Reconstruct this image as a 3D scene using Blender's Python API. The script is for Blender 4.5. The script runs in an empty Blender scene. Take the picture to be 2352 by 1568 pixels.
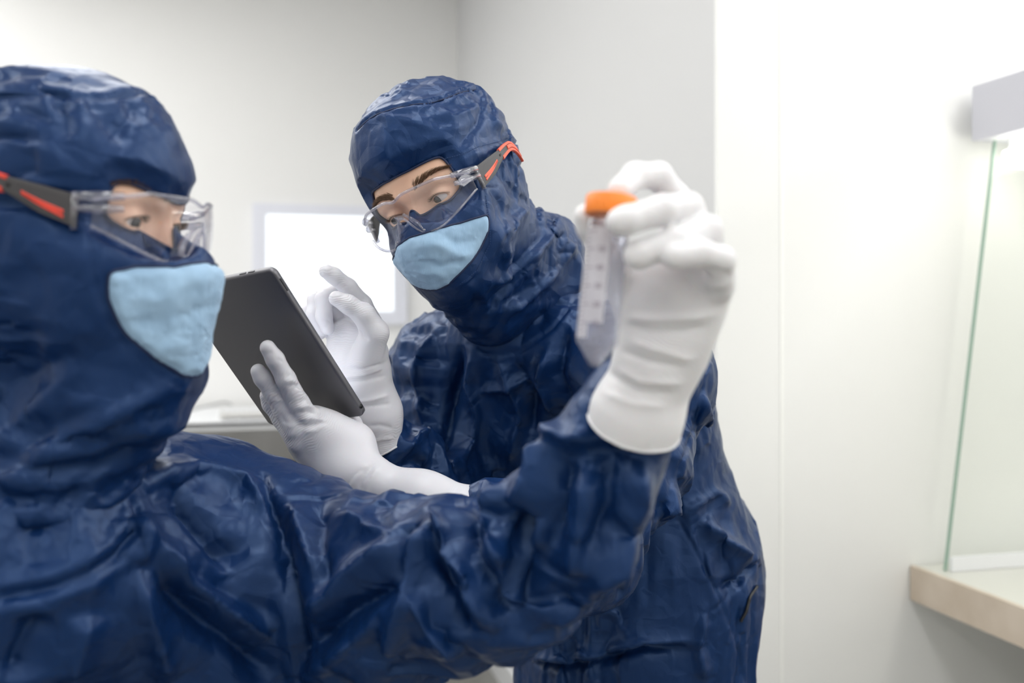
import bpy, bmesh, math, random
import numpy as np
from mathutils import Vector, Matrix
from mathutils.bvhtree import BVHTree
random.seed(7)
SC = bpy.context.scene
COL = SC.collection

# ------------------------------------------------------------------ camera, world, lights, exposure
F = 2287.0                    # focal length in pixels of the 2352 wide frame
ZC = 1.42                     # camera height
cam_d = bpy.data.cameras.new('camera')
cam = bpy.data.objects.new('camera', cam_d)
COL.objects.link(cam)
cam.location = (0, 0, ZC)
cam.rotation_euler = (math.radians(90), 0, 0)
cam_d.sensor_width = 36.0
cam_d.lens = F / 2352 * 36.0
cam_d.shift_y = -(784 - 727) / 2352.0
cam_d.dof.use_dof = True
cam_d.dof.focus_distance = 1.12
cam_d.dof.aperture_fstop = 3.2
cam_d.clip_start = 0.05
SC.camera = cam
SC.view_settings.view_transform = 'Standard'
SC.view_settings.look = 'None'
SC.view_settings.exposure = 0.55
SC.view_settings.gamma = 1.0
SC.view_settings.use_curve_mapping = False
try:
    SC.cycles.max_bounces = 10
    SC.cycles.transparent_max_bounces = 24
    SC.cycles.diffuse_bounces = 5
    SC.cycles.caustics_reflective = False
    SC.cycles.caustics_refractive = False
    SC.cycles.sample_clamp_indirect = 6.0
except Exception:
    pass
world = bpy.data.worlds.new('world')
SC.world = world
world.use_nodes = True
world.node_tree.nodes['Background'].inputs[0].default_value = (0.93, 0.95, 1.0, 1)
world.node_tree.nodes['Background'].inputs[1].default_value = 0.6
PANEL_STRENGTH = 4.6         # the ceiling light panels (built with the ceiling below)

# ------------------------------------------------------------------ helpers: ids, materials, meshes
def tag(o, label=None, cat=None, group=None, kind=None):
    if label: o['label'] = label
    if cat: o['category'] = cat
    if group: o['group'] = group
    if kind: o['kind'] = kind
    return o

def empty(name, loc, parent=None):
    o = bpy.data.objects.new(name, None)
    COL.objects.link(o)
    o.location = loc
    o.empty_display_size = 0.05
    if parent: o.parent = parent
    return o

def mat(name, color, rough=0.5, metal=0.0, spec=0.5, **kw):
    m = bpy.data.materials.new(name)
    m.use_nodes = True
    b = m.node_tree.nodes['Principled BSDF']
    b.inputs['Base Color'].default_value = (*color, 1)
    b.inputs['Roughness'].default_value = rough
    b.inputs['Metallic'].default_value = metal
    b.inputs['Specular IOR Level'].default_value = spec
    for k, v in kw.items():
        k = k.replace('_', ' ')
        b.inputs[k].default_value = (*v, 1) if isinstance(v, tuple) and len(v) == 3 and 'Color' in k or 'Tint' in k else v
    return m

def nodes_of(m):
    return m.node_tree.nodes, m.node_tree.links, m.node_tree.nodes['Principled BSDF']

def noise_bump(m, scale, strength, dist=0.001, detail=4, mapping=None, prev=None):
    n, l, b = nodes_of(m)
    tc = n.new('ShaderNodeTexCoord')
    mp = n.new('ShaderNodeMapping')
    if mapping: mp.inputs['Scale'].default_value = mapping
    l.new(tc.outputs['Object'], mp.inputs['Vector'])
    t = n.new('ShaderNodeTexNoise')
    t.inputs['Scale'].default_value = scale
    t.inputs['Detail'].default_value = detail
    l.new(mp.outputs[0], t.inputs['Vector'])
    bp = n.new('ShaderNodeBump')
    bp.inputs['Strength'].default_value = strength
    bp.inputs['Distance'].default_value = dist
    l.new(t.outputs['Fac'], bp.inputs['Height'])
    if prev: l.new(prev.outputs[0], bp.inputs['Normal'])
    l.new(bp.outputs[0], b.inputs['Normal'])
    return bp

def color_noise(m, c1, c2, scale, detail=3):
    n, l, b = nodes_of(m)
    tc = n.new('ShaderNodeTexCoord')
    t = n.new('ShaderNodeTexNoise')
    t.inputs['Scale'].default_value = scale
    t.inputs['Detail'].default_value = detail
    r = n.new('ShaderNodeValToRGB')
    r.color_ramp.elements[0].position = 0.3
    r.color_ramp.elements[1].position = 0.7
    r.color_ramp.elements[0].color = (*c1, 1)
    r.color_ramp.elements[1].color = (*c2, 1)
    l.new(tc.outputs['Object'], t.inputs['Vector'])
    l.new(t.outputs['Fac'], r.inputs[0])
    l.new(r.outputs[0], b.inputs['Base Color'])

def mesh_obj(name, V, Fc, material, parent=None, smooth=True, origin=None):
    """V absolute world coordinates; stored relative to the parent's world place."""
    V = np.asarray(V, float)
    off = np.array(origin if origin is not None else (0, 0, 0), float)
    if parent is not None:
        p = parent; off = np.zeros(3)
        while p is not None:
            off = off + np.array(p.location); p = p.parent
    me = bpy.data.meshes.new(name)
    Fc = np.asarray(Fc) if not isinstance(Fc, list) else Fc
    me.from_pydata((V - off).tolist(), [], Fc.tolist() if not isinstance(Fc, list) else Fc)
    me.update()
    if smooth:
        me.polygons.foreach_set('use_smooth', np.ones(len(me.polygons), bool))
    if material: me.materials.append(material)
    o = bpy.data.objects.new(name, me)
    COL.objects.link(o)
    if parent is not None: o.parent = parent
    elif origin is not None: o.location = off
    return o

class MB:
    """collects simple shapes as one mesh"""
    def __init__(s): s.V = []; s.F = []
    def add(s, V, Fc):
        b = len(s.V); s.V += [tuple(v) for v in V]; s.F += [tuple(i + b for i in f) for f in Fc]
    def bm(s, bm):
        bm.verts.index_update(); s.add([v.co[:] for v in bm.verts], [[v.index for v in f.verts] for f in bm.faces]); bm.free()
    def box(s, size, M=None, bev=0.0, seg=2):
        bm = bmesh.new(); bmesh.ops.create_cube(bm, size=1.0)
        bmesh.ops.scale(bm, vec=size, verts=bm.verts)
        if bev > 0: bmesh.ops.bevel(bm, geom=bm.edges[:], offset=bev, segments=seg, affect='EDGES', profile=0.5)
        if M is not None: bmesh.ops.transform(bm, matrix=M, verts=bm.verts)
        s.bm(bm)
    def tube(s, pts, rad, n=10, caps=True, flat=None):
        """tube along a polyline; rad scalar or list; flat=(axis, factor) squashes the section"""
        pts = [Vector(p) for p in pts]; m = len(pts)
        rad = [rad] * m if not hasattr(rad, '__len__') else rad
        V = []; up = Vector((0.13, 0.21, 0.97))
        prevn = None
        for i, p in enumerate(pts):
            t = (pts[min(i + 1, m - 1)] - pts[max(i - 1, 0)]).normalized()
            if prevn is None:
                nrm = up.cross(t)
                if nrm.length < 0.1: nrm = Vector((1, 0, 0)).cross(t)
            else: nrm = prevn - t * prevn.dot(t)
            nrm.normalize(); prevn = nrm; bn = t.cross(nrm)
            for k in range(n):
                a = 2 * math.pi * k / n
                d = nrm * math.cos(a) + bn * math.sin(a)
                if flat: ax = Vector(flat[0]); d = d - ax * d.dot(ax) * (1 - flat[1])
                V.append(p + d * rad[i])
        Fc = [(i * n + k, i * n + (k + 1) % n, (i + 1) * n + (k + 1) % n, (i + 1) * n + k) for i in range(m - 1) for k in range(n)]
        if caps: Fc += [tuple(range(n))[::-1], tuple((m - 1) * n + k for k in range(n))]
        s.add(V, Fc)
    def lathe(s, prof, M=None, n=48):
        """prof: (r, z) list"""
        V = []; m = len(prof)
        for r, z in prof:
            for k in range(n):
                a = 2 * math.pi * k / n
                V.append(Vector((r * math.cos(a), r * math.sin(a), z)))
        if M is not None: V = [M @ v for v in V]
        s.add(V, [(i * n + k, i * n + (k + 1) % n, (i + 1) * n + (k + 1) % n, (i + 1) * n + k) for i in range(m - 1) for k in range(n)])
    def build(s, name, material, parent=None, smooth=False, origin=None):
        return mesh_obj(name, s.V, s.F, material, parent, smooth, origin)

def P(px, py, Y, world=True):
    return np.array([(px - 1176) / F * Y, Y, (727 - py) / F * Y + (ZC if world else 0)])

# ------------------------------------------------------------------ implicit surfaces
class Field:
    def __init__(s, lo, hi, h):
        s.lo = np.array(lo, float); s.h = h
        s.n = np.ceil((np.array(hi) - s.lo) / h).astype(int) + 1
        s.ax = [(s.lo[i] + h * np.arange(s.n[i])).astype(np.float32) for i in range(3)]
        s.D = np.full(s.n, 1.0, np.float32)
    def _box(s, lo, hi, pad):
        a = np.clip(np.floor((np.array(lo) - pad - s.lo) / s.h).astype(int), 0, s.n)
        b = np.clip(np.ceil((np.array(hi) + pad - s.lo) / s.h).astype(int) + 1, 0, s.n)
        if (b <= a).any(): return None
        sl = tuple(slice(a[i], b[i]) for i in range(3))
        G = np.meshgrid(s.ax[0][sl[0]], s.ax[1][sl[1]], s.ax[2][sl[2]], indexing='ij')
        return sl, G
    def _mix(s, sl, d, k, op):
        D = s.D[sl]
        if op == 'u':
            if k > 0:
                hh = np.clip(0.5 + 0.5 * (D - d) / k, 0, 1)
                s.D[sl] = D * (1 - hh) + d * hh - k * hh * (1 - hh)
            else: s.D[sl] = np.minimum(D, d)
        elif op == 's':
            if k > 0:
                hh = np.clip(0.5 - 0.5 * (D + d) / k, 0, 1)
                s.D[sl] = D * (1 - hh) - d * hh + k * hh * (1 - hh)
            else: s.D[sl] = np.maximum(D, -d)
        elif op == 'i': s.D[sl] = np.maximum(D, d)
    def rc(s, p1, r1, p2, r2, k=0.01, op='u', sq=None):
        """round cone; sq=(axis, f): the section is squashed along the axis by f"""
        p1 = np.array(p1, float); p2 = np.array(p2, float); rm = max(r1, r2)
        b = s._box(np.minimum(p1, p2) - rm, np.maximum(p1, p2) + rm, k + 2 * s.h)
        if b is None: return
        sl, (X, Y, Z) = b
        X = X - p1[0]; Y = Y - p1[1]; Z = Z - p1[2]; v = p2 - p1
        if sq is not None:
            a = np.array(sq[0], float); a /= np.linalg.norm(a); g = 1 / sq[1] - 1
            q = X * a[0] + Y * a[1] + Z * a[2]
            X = X + a[0] * q * g; Y = Y + a[1] * q * g; Z = Z + a[2] * q * g
            v = v + a * (v @ a) * g
        L2 = max(v @ v, 1e-12)
        t = np.clip((X * v[0] + Y * v[1] + Z * v[2]) / L2, 0, 1)
        d = np.sqrt((X - t * v[0]) ** 2 + (Y - t * v[1]) ** 2 + (Z - t * v[2]) ** 2) - (r1 + (r2 - r1) * t)
        if sq is not None: d = d * (0.5 + 0.5 * sq[1])
        s._mix(sl, d, k, op)
    def chain(s, pts, k=0.01, sq=None):
        for (a, ra), (b, rb) in zip(pts[:-1], pts[1:]): s.rc(a, ra, b, rb, k, 'u', sq)
    def ell(s, c, rad, R=None, k=0.01, op='u'):
        c = np.array(c, float); rad = np.array(rad, float); rm = rad.max()
        b = s._box(c - rm, c + rm, k + 2 * s.h)
        if b is None: return
        sl, (X, Y, Z) = b
        X = X - c[0]; Y = Y - c[1]; Z = Z - c[2]
        if R is not None:
            X, Y, Z = (R[0, i] * X + R[1, i] * Y + R[2, i] * Z for i in range(3))
        q = np.sqrt((X / rad[0]) ** 2 + (Y / rad[1]) ** 2 + (Z / rad[2]) ** 2) + 1e-9
        q2 = np.sqrt((X / rad[0] ** 2) ** 2 + (Y / rad[1] ** 2) ** 2 + (Z / rad[2] ** 2) ** 2) + 1e-9
        s._mix(sl, q * (q - 1) / q2, k, op)
    def cut(s, p, n, k=0):
        """keep the side where (x-p).n < 0"""
        n = np.array(n, float); n /= np.linalg.norm(n)
        G = np.meshgrid(*s.ax, indexing='ij')
        d = (G[0] - p[0]) * n[0] + (G[1] - p[1]) * n[1] + (G[2] - p[2]) * n[2]
        s.D = np.maximum(s.D, d.astype(np.float32))
    def mesh(s):
        D = s.D; n = D.shape
        D[0] = D[-1] = 1; D[:, 0] = D[:, -1] = 1; D[:, :, 0] = D[:, :, -1] = 1
        I = D < 0
        c = np.zeros((n[0] - 1, n[1] - 1, n[2] - 1), np.int8)
        for i in (0, 1):
            for j in (0, 1):
                for k in (0, 1):
                    c += I[i:n[0] - 1 + i, j:n[1] - 1 + j, k:n[2] - 1 + k]
        cells = np.argwhere((c > 0) & (c < 8))
        idx = -np.ones(c.shape, np.int64)
        idx[tuple(cells.T)] = np.arange(len(cells))
        acc = np.zeros((len(cells), 3)); cnt = np.zeros(len(cells))
        corners = [(i, j, k) for i in (0, 1) for j in (0, 1) for k in (0, 1)]
        for a in corners:
            for ax in range(3):
                if a[ax] == 1: continue
                b = list(a); b[ax] = 1
                da = D[cells[:, 0] + a[0], cells[:, 1] + a[1], cells[:, 2] + a[2]]
                db = D[cells[:, 0] + b[0], cells[:, 1] + b[1], cells[:, 2] + b[2]]
                m = (da < 0) != (db < 0)
                t = np.where(m, da / np.where(m, da - db, 1), 0)
                p = np.array(a, float)[None] + t[:, None] * (np.array(b) - np.array(a))[None]
                acc[m] += p[m]; cnt[m] += 1
        V = s.lo + s.h * (cells + acc / cnt[:, None])
        Q = []
        for ax in range(3):
            o1, o2 = (ax + 1) % 3, (ax + 2) % 3
            sa = [slice(0, n[i]) for i in range(3)]; sb = list(sa)
            sa[ax] = slice(0, n[ax] - 1); sb[ax] = slice(1, n[ax])
            A = I[tuple(sa)]; B = I[tuple(sb)]
            E = np.argwhere(A != B)
            E = E[(E[:, o1] > 0) & (E[:, o2] > 0)]
            sgn = A[tuple(E.T)]
            def at(d1, d2):
                e = E.copy(); e[:, o1] -= d1; e[:, o2] -= d2
                return idx[tuple(e.T)]
            q = np.stack([at(1, 1), at(0, 1), at(0, 0), at(1, 0)], 1)
            q[~sgn] = q[~sgn][:, ::-1]
            Q.append(q)
        Q = np.concatenate(Q)
        return V, Q

def edges_of(Q, diag=False):
    e = [Q[:, [i, (i + 1) % 4]] for i in range(4)]
    if diag: e += [Q[:, [0, 2]], Q[:, [1, 3]]]
    e = np.sort(np.concatenate(e), 1)
    e = np.unique(e, axis=0)
    return e[e[:, 0] != e[:, 1]]

def scat(idx, w, n):
    return np.stack([np.bincount(idx, w[:, i], n) for i in range(3)], 1)

def lap_smooth(V, Q, it=3, lam=0.5, taubin=True):
    E = edges_of(Q); n = len(V)
    deg = np.bincount(E.ravel(), minlength=n).astype(float)[:, None]; deg[deg == 0] = 1
    V = V.copy()
    for k in range(it):
        for l in ((lam, -lam * 1.04) if taubin else (lam,)):
            m = (scat(E[:, 0], V[E[:, 1]], n) + scat(E[:, 1], V[E[:, 0]], n)) / deg
            V += l * (m - V)
    return V

def smooth_scalar(a, Q, it):
    E = edges_of(Q); n = len(a)
    deg = np.maximum(np.bincount(E.ravel(), minlength=n), 1)
    for k in range(it):
        a = 0.5 * a + 0.5 * (np.bincount(E[:, 0], a[E[:, 1]], n) + np.bincount(E[:, 1], a[E[:, 0]], n)) / deg
    return a

def normals(V, Q):
    nf = np.cross(V[Q[:, 2]] - V[Q[:, 0]], V[Q[:, 3]] - V[Q[:, 1]])
    N = np.zeros_like(V)
    for i in range(4): N += scat(Q[:, i], nf, len(V))
    return N / (np.linalg.norm(N, axis=1, keepdims=True) + 1e-12)

def wrinkle(V, Q, ex, iters=120, din=0.006, dout=0.012, dt=0.01, beta=0.12, seed=0, amp=0.002, axis=None, aex=0.0, mask=None, init=None, gscale=None):
    """Buckles a surface like slack cloth: every edge wants to be (1+ex) times longer, extra length aex along
    the direction field axis (n,3); the cloth stays within din/dout of the base surface."""
    rng = np.random.default_rng(seed)
    n = len(V); N = normals(V, Q)
    E = edges_of(Q, True); a, b = E[:, 0], E[:, 1]
    e0 = V[b] - V[a]; L0 = np.linalg.norm(e0, axis=1) + 1e-9
    m = np.ones(n) if mask is None else mask
    exv = (ex if np.ndim(ex) else np.full(n, ex)) * m
    g = 1 + 0.5 * (exv[a] + exv[b])
    if axis is not None:
        ad = axis[a] + axis[b]; ad /= np.linalg.norm(ad, axis=1, keepdims=True) + 1e-9
        ae = (aex if np.ndim(aex) else np.full(n, aex)) * m
        g = g + 0.5 * (ae[a] + ae[b]) * (np.einsum('ij,ij->i', e0 / L0[:, None], ad) ** 2)
    L = L0 * g
    r = rng.normal(size=n); r = smooth_scalar(r, Q, 3); r /= r.std()
    U = N * (r * amp * m)[:, None]
    if init is not None: U += N * init[:, None]
    deg = np.bincount(np.concatenate([a, b]), minlength=n).astype(float)[:, None]; deg[deg == 0] = 1
    E4 = edges_of(Q); d4 = np.maximum(np.bincount(E4.ravel(), minlength=n).astype(float), 1)[:, None]
    for it in range(iters):
        X = V + U
        d = X[b] - X[a]; l = np.linalg.norm(d, axis=1) + 1e-9
        c = d * (0.5 * (l - L) / l)[:, None]
        dx = (scat(a, c, n) - scat(b, c, n)) / deg * 1.9
        U = U + dx
        s = (scat(E4[:, 0], U[E4[:, 1]], n) + scat(E4[:, 1], U[E4[:, 0]], n)) / d4
        U += beta * (s - U)
        un = np.einsum('ij,ij->i', U, N)
        T = U - N * un[:, None]
        tl = np.linalg.norm(T, axis=1, keepdims=True)
        T = T * np.minimum(1, dt / (tl + 1e-9))
        un = np.clip(un, -din, dout)
        U = (T + N * un[:, None]) * (m > 0)[:, None]
    return V + U

def subdivide(V, Q):
    """one linear split followed by the caller's smoothing"""
    E = edges_of(Q); n = len(V)
    key = E[:, 0].astype(np.int64) * n + E[:, 1]
    def eid(i, j):
        k = np.minimum(i, j).astype(np.int64) * n + np.maximum(i, j)
        return n + np.searchsorted(key, k)
    M = 0.5 * (V[E[:, 0]] + V[E[:, 1]]); C = V[Q].mean(1)
    nf = n + len(E) + np.arange(len(Q))
    e = [eid(Q[:, i], Q[:, (i + 1) % 4]) for i in range(4)]
    F2 = np.concatenate([np.stack([Q[:, i], e[i], nf, e[(i - 1) % 4]], 1) for i in range(4)])
    return np.concatenate([V, M, C]), F2

def bvh_of(V, Q): return BVHTree.FromPolygons([tuple(v) for v in V], [tuple(q) for q in Q.tolist()])

def cast(bvh, pts, step=8):
    """polyline in photo pixels -> points on the real surface seen there"""
    out = []
    pts = [np.array(p, float) for p in pts]
    dense = []
    for p, q in zip(pts[:-1], pts[1:]):
        m = max(1, int(np.linalg.norm(q - p) / step))
        dense += [p + (q - p) * i / m for i in range(m)]
    dense.append(pts[-1])
    for p in dense:
        d = Vector(((p[0] - 1176) / F, 1, (727 - p[1]) / F)).normalized()
        h = bvh.ray_cast(Vector((0, 0, ZC)), d)
        if h[0] is not None: out.append(np.array(h[0]))
    return np.array(out)

def polydist(V, L):
    """distance of V to polyline L, and signed-side helper"""
    best = np.full(len(V), 9.0)
    if len(L) < 2: return best
    for p, q in zip(L[:-1], L[1:]):
        v = q - p; l2 = v @ v + 1e-12
        t = np.clip((V - p) @ v / l2, 0, 1)
        best = np.minimum(best, np.linalg.norm(V - p - t[:, None] * v, axis=1))
    return best

def dense_line(L, n):
    L = np.asarray(L, float); s = np.r_[0, np.cumsum(np.linalg.norm(np.diff(L, axis=0), axis=1))]
    t = np.linspace(0, s[-1], n)
    return np.stack([np.interp(t, s, L[:, i]) for i in range(3)], 1)

def spline(L, n):
    """smooth curve through points"""
    L = np.asarray(L, float); m = len(L); out = []
    for u in np.linspace(0, m - 1, n):
        i = min(int(u), m - 2); t = u - i
        p0, p1, p2, p3 = L[max(i - 1, 0)], L[i], L[i + 1], L[min(i + 2, m - 1)]
        out.append(0.5 * (2 * p1 + (p2 - p0) * t + (2 * p0 - 5 * p1 + 4 * p2 - p3) * t * t + (3 * p1 - p0 - 3 * p2 + p3) * t ** 3))
    return np.array(out)

# ------------------------------------------------------------------ the room
D2 = np.array([0.968, 0.252, 0]); D1 = np.array([-0.252, 0.968, 0])
D2 /= np.linalg.norm(D2); D1 = np.array([-D2[1], D2[0], 0])
A0 = np.array([0.429, 2.083, 0])
def RP(u, v, z): return A0 + u * D2 + v * D1 + np.array([0, 0, z])
ROT = math.atan2(D2[1], D2[0])
def RMat(u, v, z): return Matrix.Translation(Vector(RP(u, v, z))) @ Matrix.Rotation(ROT, 4, 'Z')
def room_box(mb, u0, u1, v0, v1, z0, z1, bev=0.0, seg=2):
    mb.box((u1 - u0, v1 - v0, z1 - z0), RMat((u0 + u1) / 2, (v0 + v1) / 2, (z0 + z1) / 2), bev, seg)
def rbox(name, m, ext, parent=None, bev=0.0, origin=None, smooth=False):
    mb = MB(); room_box(mb, *ext, bev)
    return mb.build(name, m, parent, smooth, origin)

def wall_mat(name, c):
    m = mat(name, c, 0.55, spec=0.3)
    color_noise(m, tuple(x * 0.985 for x in c), c, 1.3)
    return m
M_wall = wall_mat('cleanroom_wall_panel', (0.87, 0.865, 0.85))
M_wall2 = wall_mat('white_wall_panel', (0.87, 0.87, 0.85))
M_wall3 = wall_mat('shaded_wall_panel', (0.67, 0.67, 0.672))  # side wall gets less light; that dimness is put into this grey
M_floor = mat('grey_vinyl_floor', (0.27, 0.265, 0.245), 0.4)
color_noise(M_floor, (0.25, 0.245, 0.225), (0.29, 0.285, 0.265), 9)
M_ceil = mat('ceiling_panel', (0.86, 0.86, 0.86), 0.6)
M_seal = mat('silicone_joint', (0.93, 0.93, 0.90), 0.35)
M_bead = mat('steel_like_grey_trim', (0.62, 0.62, 0.63), 0.4)
M_white = mat('white_lacquer', (0.85, 0.86, 0.88), 0.3)
M_lav = mat('hood_pale_grey_lacquer', (0.62, 0.62, 0.68), 0.4)
M_beige = mat('worktop_edge_laminate', (0.60, 0.51, 0.41), 0.4)
color_noise(M_beige, (0.56, 0.47, 0.37), (0.64, 0.55, 0.45), 14)
M_top = mat('worktop_pale_laminate', (0.66, 0.66, 0.60), 0.3)
M_steel = mat('brushed_steel', (0.55, 0.54, 0.52), 0.32, 1.0)
color_noise(M_steel, (0.34, 0.33, 0.31), (0.46, 0.45, 0.43), 3)
M_cab = mat('cabinet_grey', (0.33, 0.32, 0.285), 0.45)
M_dark = mat('black_plastic', (0.012, 0.012, 0.014), 0.42)

def emit(name, c, s):
    m = bpy.data.materials.new(name); m.use_nodes = True
    n = m.node_tree.nodes; l = m.node_tree.links
    n.remove(n['Principled BSDF'])
    e = n.new('ShaderNodeEmission'); e.inputs[0].default_value = (*c, 1); e.inputs[1].default_value = s
    l.new(e.outputs[0], n['Material Output'].inputs[0])
    return m

HC = 3.0
def S(o): o['kind'] = 'structure'; return o
S(rbox('floor', M_floor, (-3.7, 3.2, -4.3, 2.85, -0.1, 0.0)))
S(rbox('ceiling', M_ceil, (-3.7, 3.2, -4.3, 2.85, HC, HC + 0.1)))
S(rbox('wall_back', M_wall, (-3.7, 0.0, 2.73, 2.85, 0, HC)))
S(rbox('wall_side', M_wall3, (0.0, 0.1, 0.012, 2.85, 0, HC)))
S(rbox('wall_right', M_wall2, (0.0, 3.2, 0.0, 0.012, 0, HC)))
S(rbox('wall_far_right', M_wall2, (3.1, 3.2, -4.3, 0.0, 0, HC)))
S(rbox('wall_left', M_wall, (-3.7, -3.6, -4.3, 2.73, 0, HC)))
S(rbox('wall_front', M_wall, (-3.6, 3.1, -4.3, -4.2, 0, HC)))
S(rbox('trim_1', M_seal, (0.146, 0.153, -0.002, 0.0, 0, HC)))
S(rbox('baseboard_back', M_white, (-3.6, 0.0, 2.715, 2.73, 0, 0.1)))
S(rbox('baseboard_side', M_white, (-0.015, 0.0, 0.0, 2.715, 0, 0.1)))

# ceiling light panels: unseen, their places chosen for the brightness of the walls
M_panel = emit('light_panel_diffuser', (1.0, 1.0, 0.99), PANEL_STRENGTH)
M_frame = mat('light_frame', (0.8, 0.8, 0.8), 0.4)
k = 0
for u in (-2.5, -0.75, 1.0, 2.6):
    for v in ((-3.0, -1.9, -0.75) if u > 0 else (-3.0, -1.2, 0.35, 1.9)):  # right-hand rows set closer to brighten the right wall
        if (u > 0 and v > 0): continue
        if u == -0.75 and v > 1: u_, v = -1.55, 1.25  # panel added here to brighten the back wall
        elif u == -0.75 and v > 0: u_ = -1.25  # shifted away so the side wall stays dimmer
        else: u_ = u
        uu, u = u, u_
        t = empty('ceiling_light', RP(u, v, HC))
        t['label'] = 'square white ceiling light panel out of view above the clean room'; t['category'] = 'ceiling light'; t['group'] = 'ceiling light panels'
        mb = MB()
        for s_ in (-1, 1):
            room_box(mb, u + s_ * 0.33 - 0.02, u + s_ * 0.33 + 0.02, v - 0.62, v + 0.62, HC - 0.02, HC)
            room_box(mb, u - 0.31, u + 0.31, v + s_ * 0.6 - 0.02, v + s_ * 0.6 + 0.02, HC - 0.02, HC)
        mb.build('frame', M_frame, t)
        rbox('diffuser', M_panel, (u - 0.31, u + 0.31, v - 0.58, v + 0.58, HC - 0.012, HC - 0.004), t)
        u = uu

# wall monitor on the back wall
def back_uv(px, py, v=2.73):
    q = (px - 1176) / F
    # A0 + u D2 + v D1, X = q Y
    bx, by = A0[0] + v * D1[0], A0[1] + v * D1[1]
    u = (q * by - bx) / (D2[0] - q * D2[1])
    Y = by + u * D2[1]
    return u, ZC + (727 - py) / F * Y
u0, zt = back_uv(580, 468); u1, zb = back_uv(932, 744)
su0, szt = back_uv(612, 494); su1, szb = back_uv(901, 714)
mon = tag(empty('wall_monitor', RP((u0 + u1) / 2, 2.73, zb)), 'white framed bright computer screen mounted on the back wall', 'monitor')
mb = MB()
for e in ((u0, su0, zb, zt), (su1, u1, zb, zt), (su0, su1, szt, zt), (su0, su1, zb, szb)):
    room_box(mb, e[0], e[1], 2.69, 2.73, e[2], e[3])
mb.build('bezel', mat('monitor_bezel_pale_lilac', (0.76, 0.77, 0.84), 0.4), mon)
M_scr = emit('bright_screen', (0.90, 0.96, 1.0), 1.15)
n = M_scr.node_tree.nodes; l = M_scr.node_tree.links
rbox('screen', M_scr, (su0, su1, 2.70, 2.72, szb, szt), mon)
M_ink = emit('screen_blue_text', (0.55, 0.75, 0.95), 1.0)
a0, b0 = back_uv(862, 528); a1, b1 = back_uv(884, 540)
mb = MB()
for i in range(4):
    w = (a1 - a0) / 4
    room_box(mb, a0 + i * w, a0 + i * w + w * 0.7, 2.6985, 2.70, b1, b0)
mb.build('screen_text', M_ink, mon)

# long lab desk below it
DZ = 1.018
desk = tag(empty('lab_desk', RP(-1.8, 2.35, 0)), 'long white lab desk with a steel apron along the back wall', 'desk')
rbox('desktop', M_white, (-3.55, -0.03, 2.03, 2.69, DZ - 0.03, DZ), desk)
rbox('edge_strip', M_dark, (-3.55, -0.03, 2.022, 2.03, DZ - 0.012, DZ - 0.002), desk)
rbox('apron', M_steel, (-3.55, -0.03, 2.035, 2.055, DZ - 0.155, DZ - 0.03), desk)
rbox('back_panel', M_cab, (-3.55, -0.03, 2.50, 2.52, 0.0, DZ - 0.03), desk)
for i, u in enumerate((-3.4, -2.6, -1.8, -1.0, -0.12)):
    rbox('leg', M_steel, (u - 0.025, u + 0.025, 2.06, 2.11, 0, DZ - 0.03), desk)
for u in (-2.2, -0.75):
    ped = tag(empty('drawer_pedestal', RP(u, 2.28, 0)), 'grey drawer pedestal under the lab desk, %s' % ('further left' if u < -1 else 'nearer the corner'), 'drawer unit')
    rbox('body', M_cab, (u - 0.23, u + 0.23, 2.14, 2.47, 0.02, 0.74), ped)
    for j in range(3):
        z = 0.05 + j * 0.23
        dr = rbox('drawer', M_cab, (u - 0.22, u + 0.22, 2.12, 2.14, z, z + 0.21), ped)
        rbox('handle', M_steel, (u - 0.08, u + 0.08, 2.10, 2.12, z + 0.15, z + 0.165), dr)

# keyboard, pen, mouse on the desk
def on_desk(px, v): return back_uv(px, 0, v)[0]
ku0, ku1 = on_desk(505, 2.17), on_desk(672, 2.17)
kb = tag(empty('keyboard', RP((ku0 + ku1) / 2, 2.22, DZ)), 'pale computer keyboard lying on the white lab desk', 'keyboard')
M_kb = mat('pale_grey_keys', (0.62, 0.61, 0.59), 0.5)
rbox('case', M_kb, (ku0, ku1, 2.14, 2.30, DZ + 0.006, DZ + 0.028), kb, 0.004)
rbox('foot', M_dark, (ku0 + 0.07, ku0 + 0.2, 2.15, 2.17, DZ, DZ + 0.006), kb)
mb = MB()
for r_ in range(5):
    for c_ in range(14):
        w = (ku1 - ku0 - 0.02) / 14
        room_box(mb, ku0 + 0.01 + c_ * w, ku0 + 0.01 + c_ * w + w * 0.82, 2.152 + r_ * 0.028, 2.152 + r_ * 0.028 + 0.022, DZ + 0.028, DZ + 0.034)
mb.build('keys', M_white, kb)
mb = MB()
mb.tube([RP(on_desk(395, 2.35), 2.33, DZ + 0.006), RP(on_desk(470, 2.4), 2.40, DZ + 0.03), RP(on_desk(515, 2.4), 2.42, DZ + 0.045), RP(on_desk(530, 2.4), 2.5, DZ + 0.03)], 0.005)
tag(mb.build('cable', mat('grey_cable', (0.45, 0.45, 0.45), 0.5), None, True, RP(on_desk(470, 2.4), 2.4, DZ)), 'thin grey cable rising behind the keyboard on the desk', 'cable')
hs = tag(empty('handset', RP(on_desk(932, 2.55), 2.55, DZ)), 'small beige handset standing on the desk beside the right person', 'handset')
ub = on_desk(932, 2.55)
rbox('body', mat('beige_plastic', (0.55, 0.50, 0.44), 0.5), (ub - 0.03, ub + 0.05, 2.53, 2.58, DZ, DZ + 0.12), hs, 0.008)
rbox('button_strip', M_dark, (ub - 0.02, ub + 0.02, 2.526, 2.53, DZ + 0.06, DZ + 0.09), hs)

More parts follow.
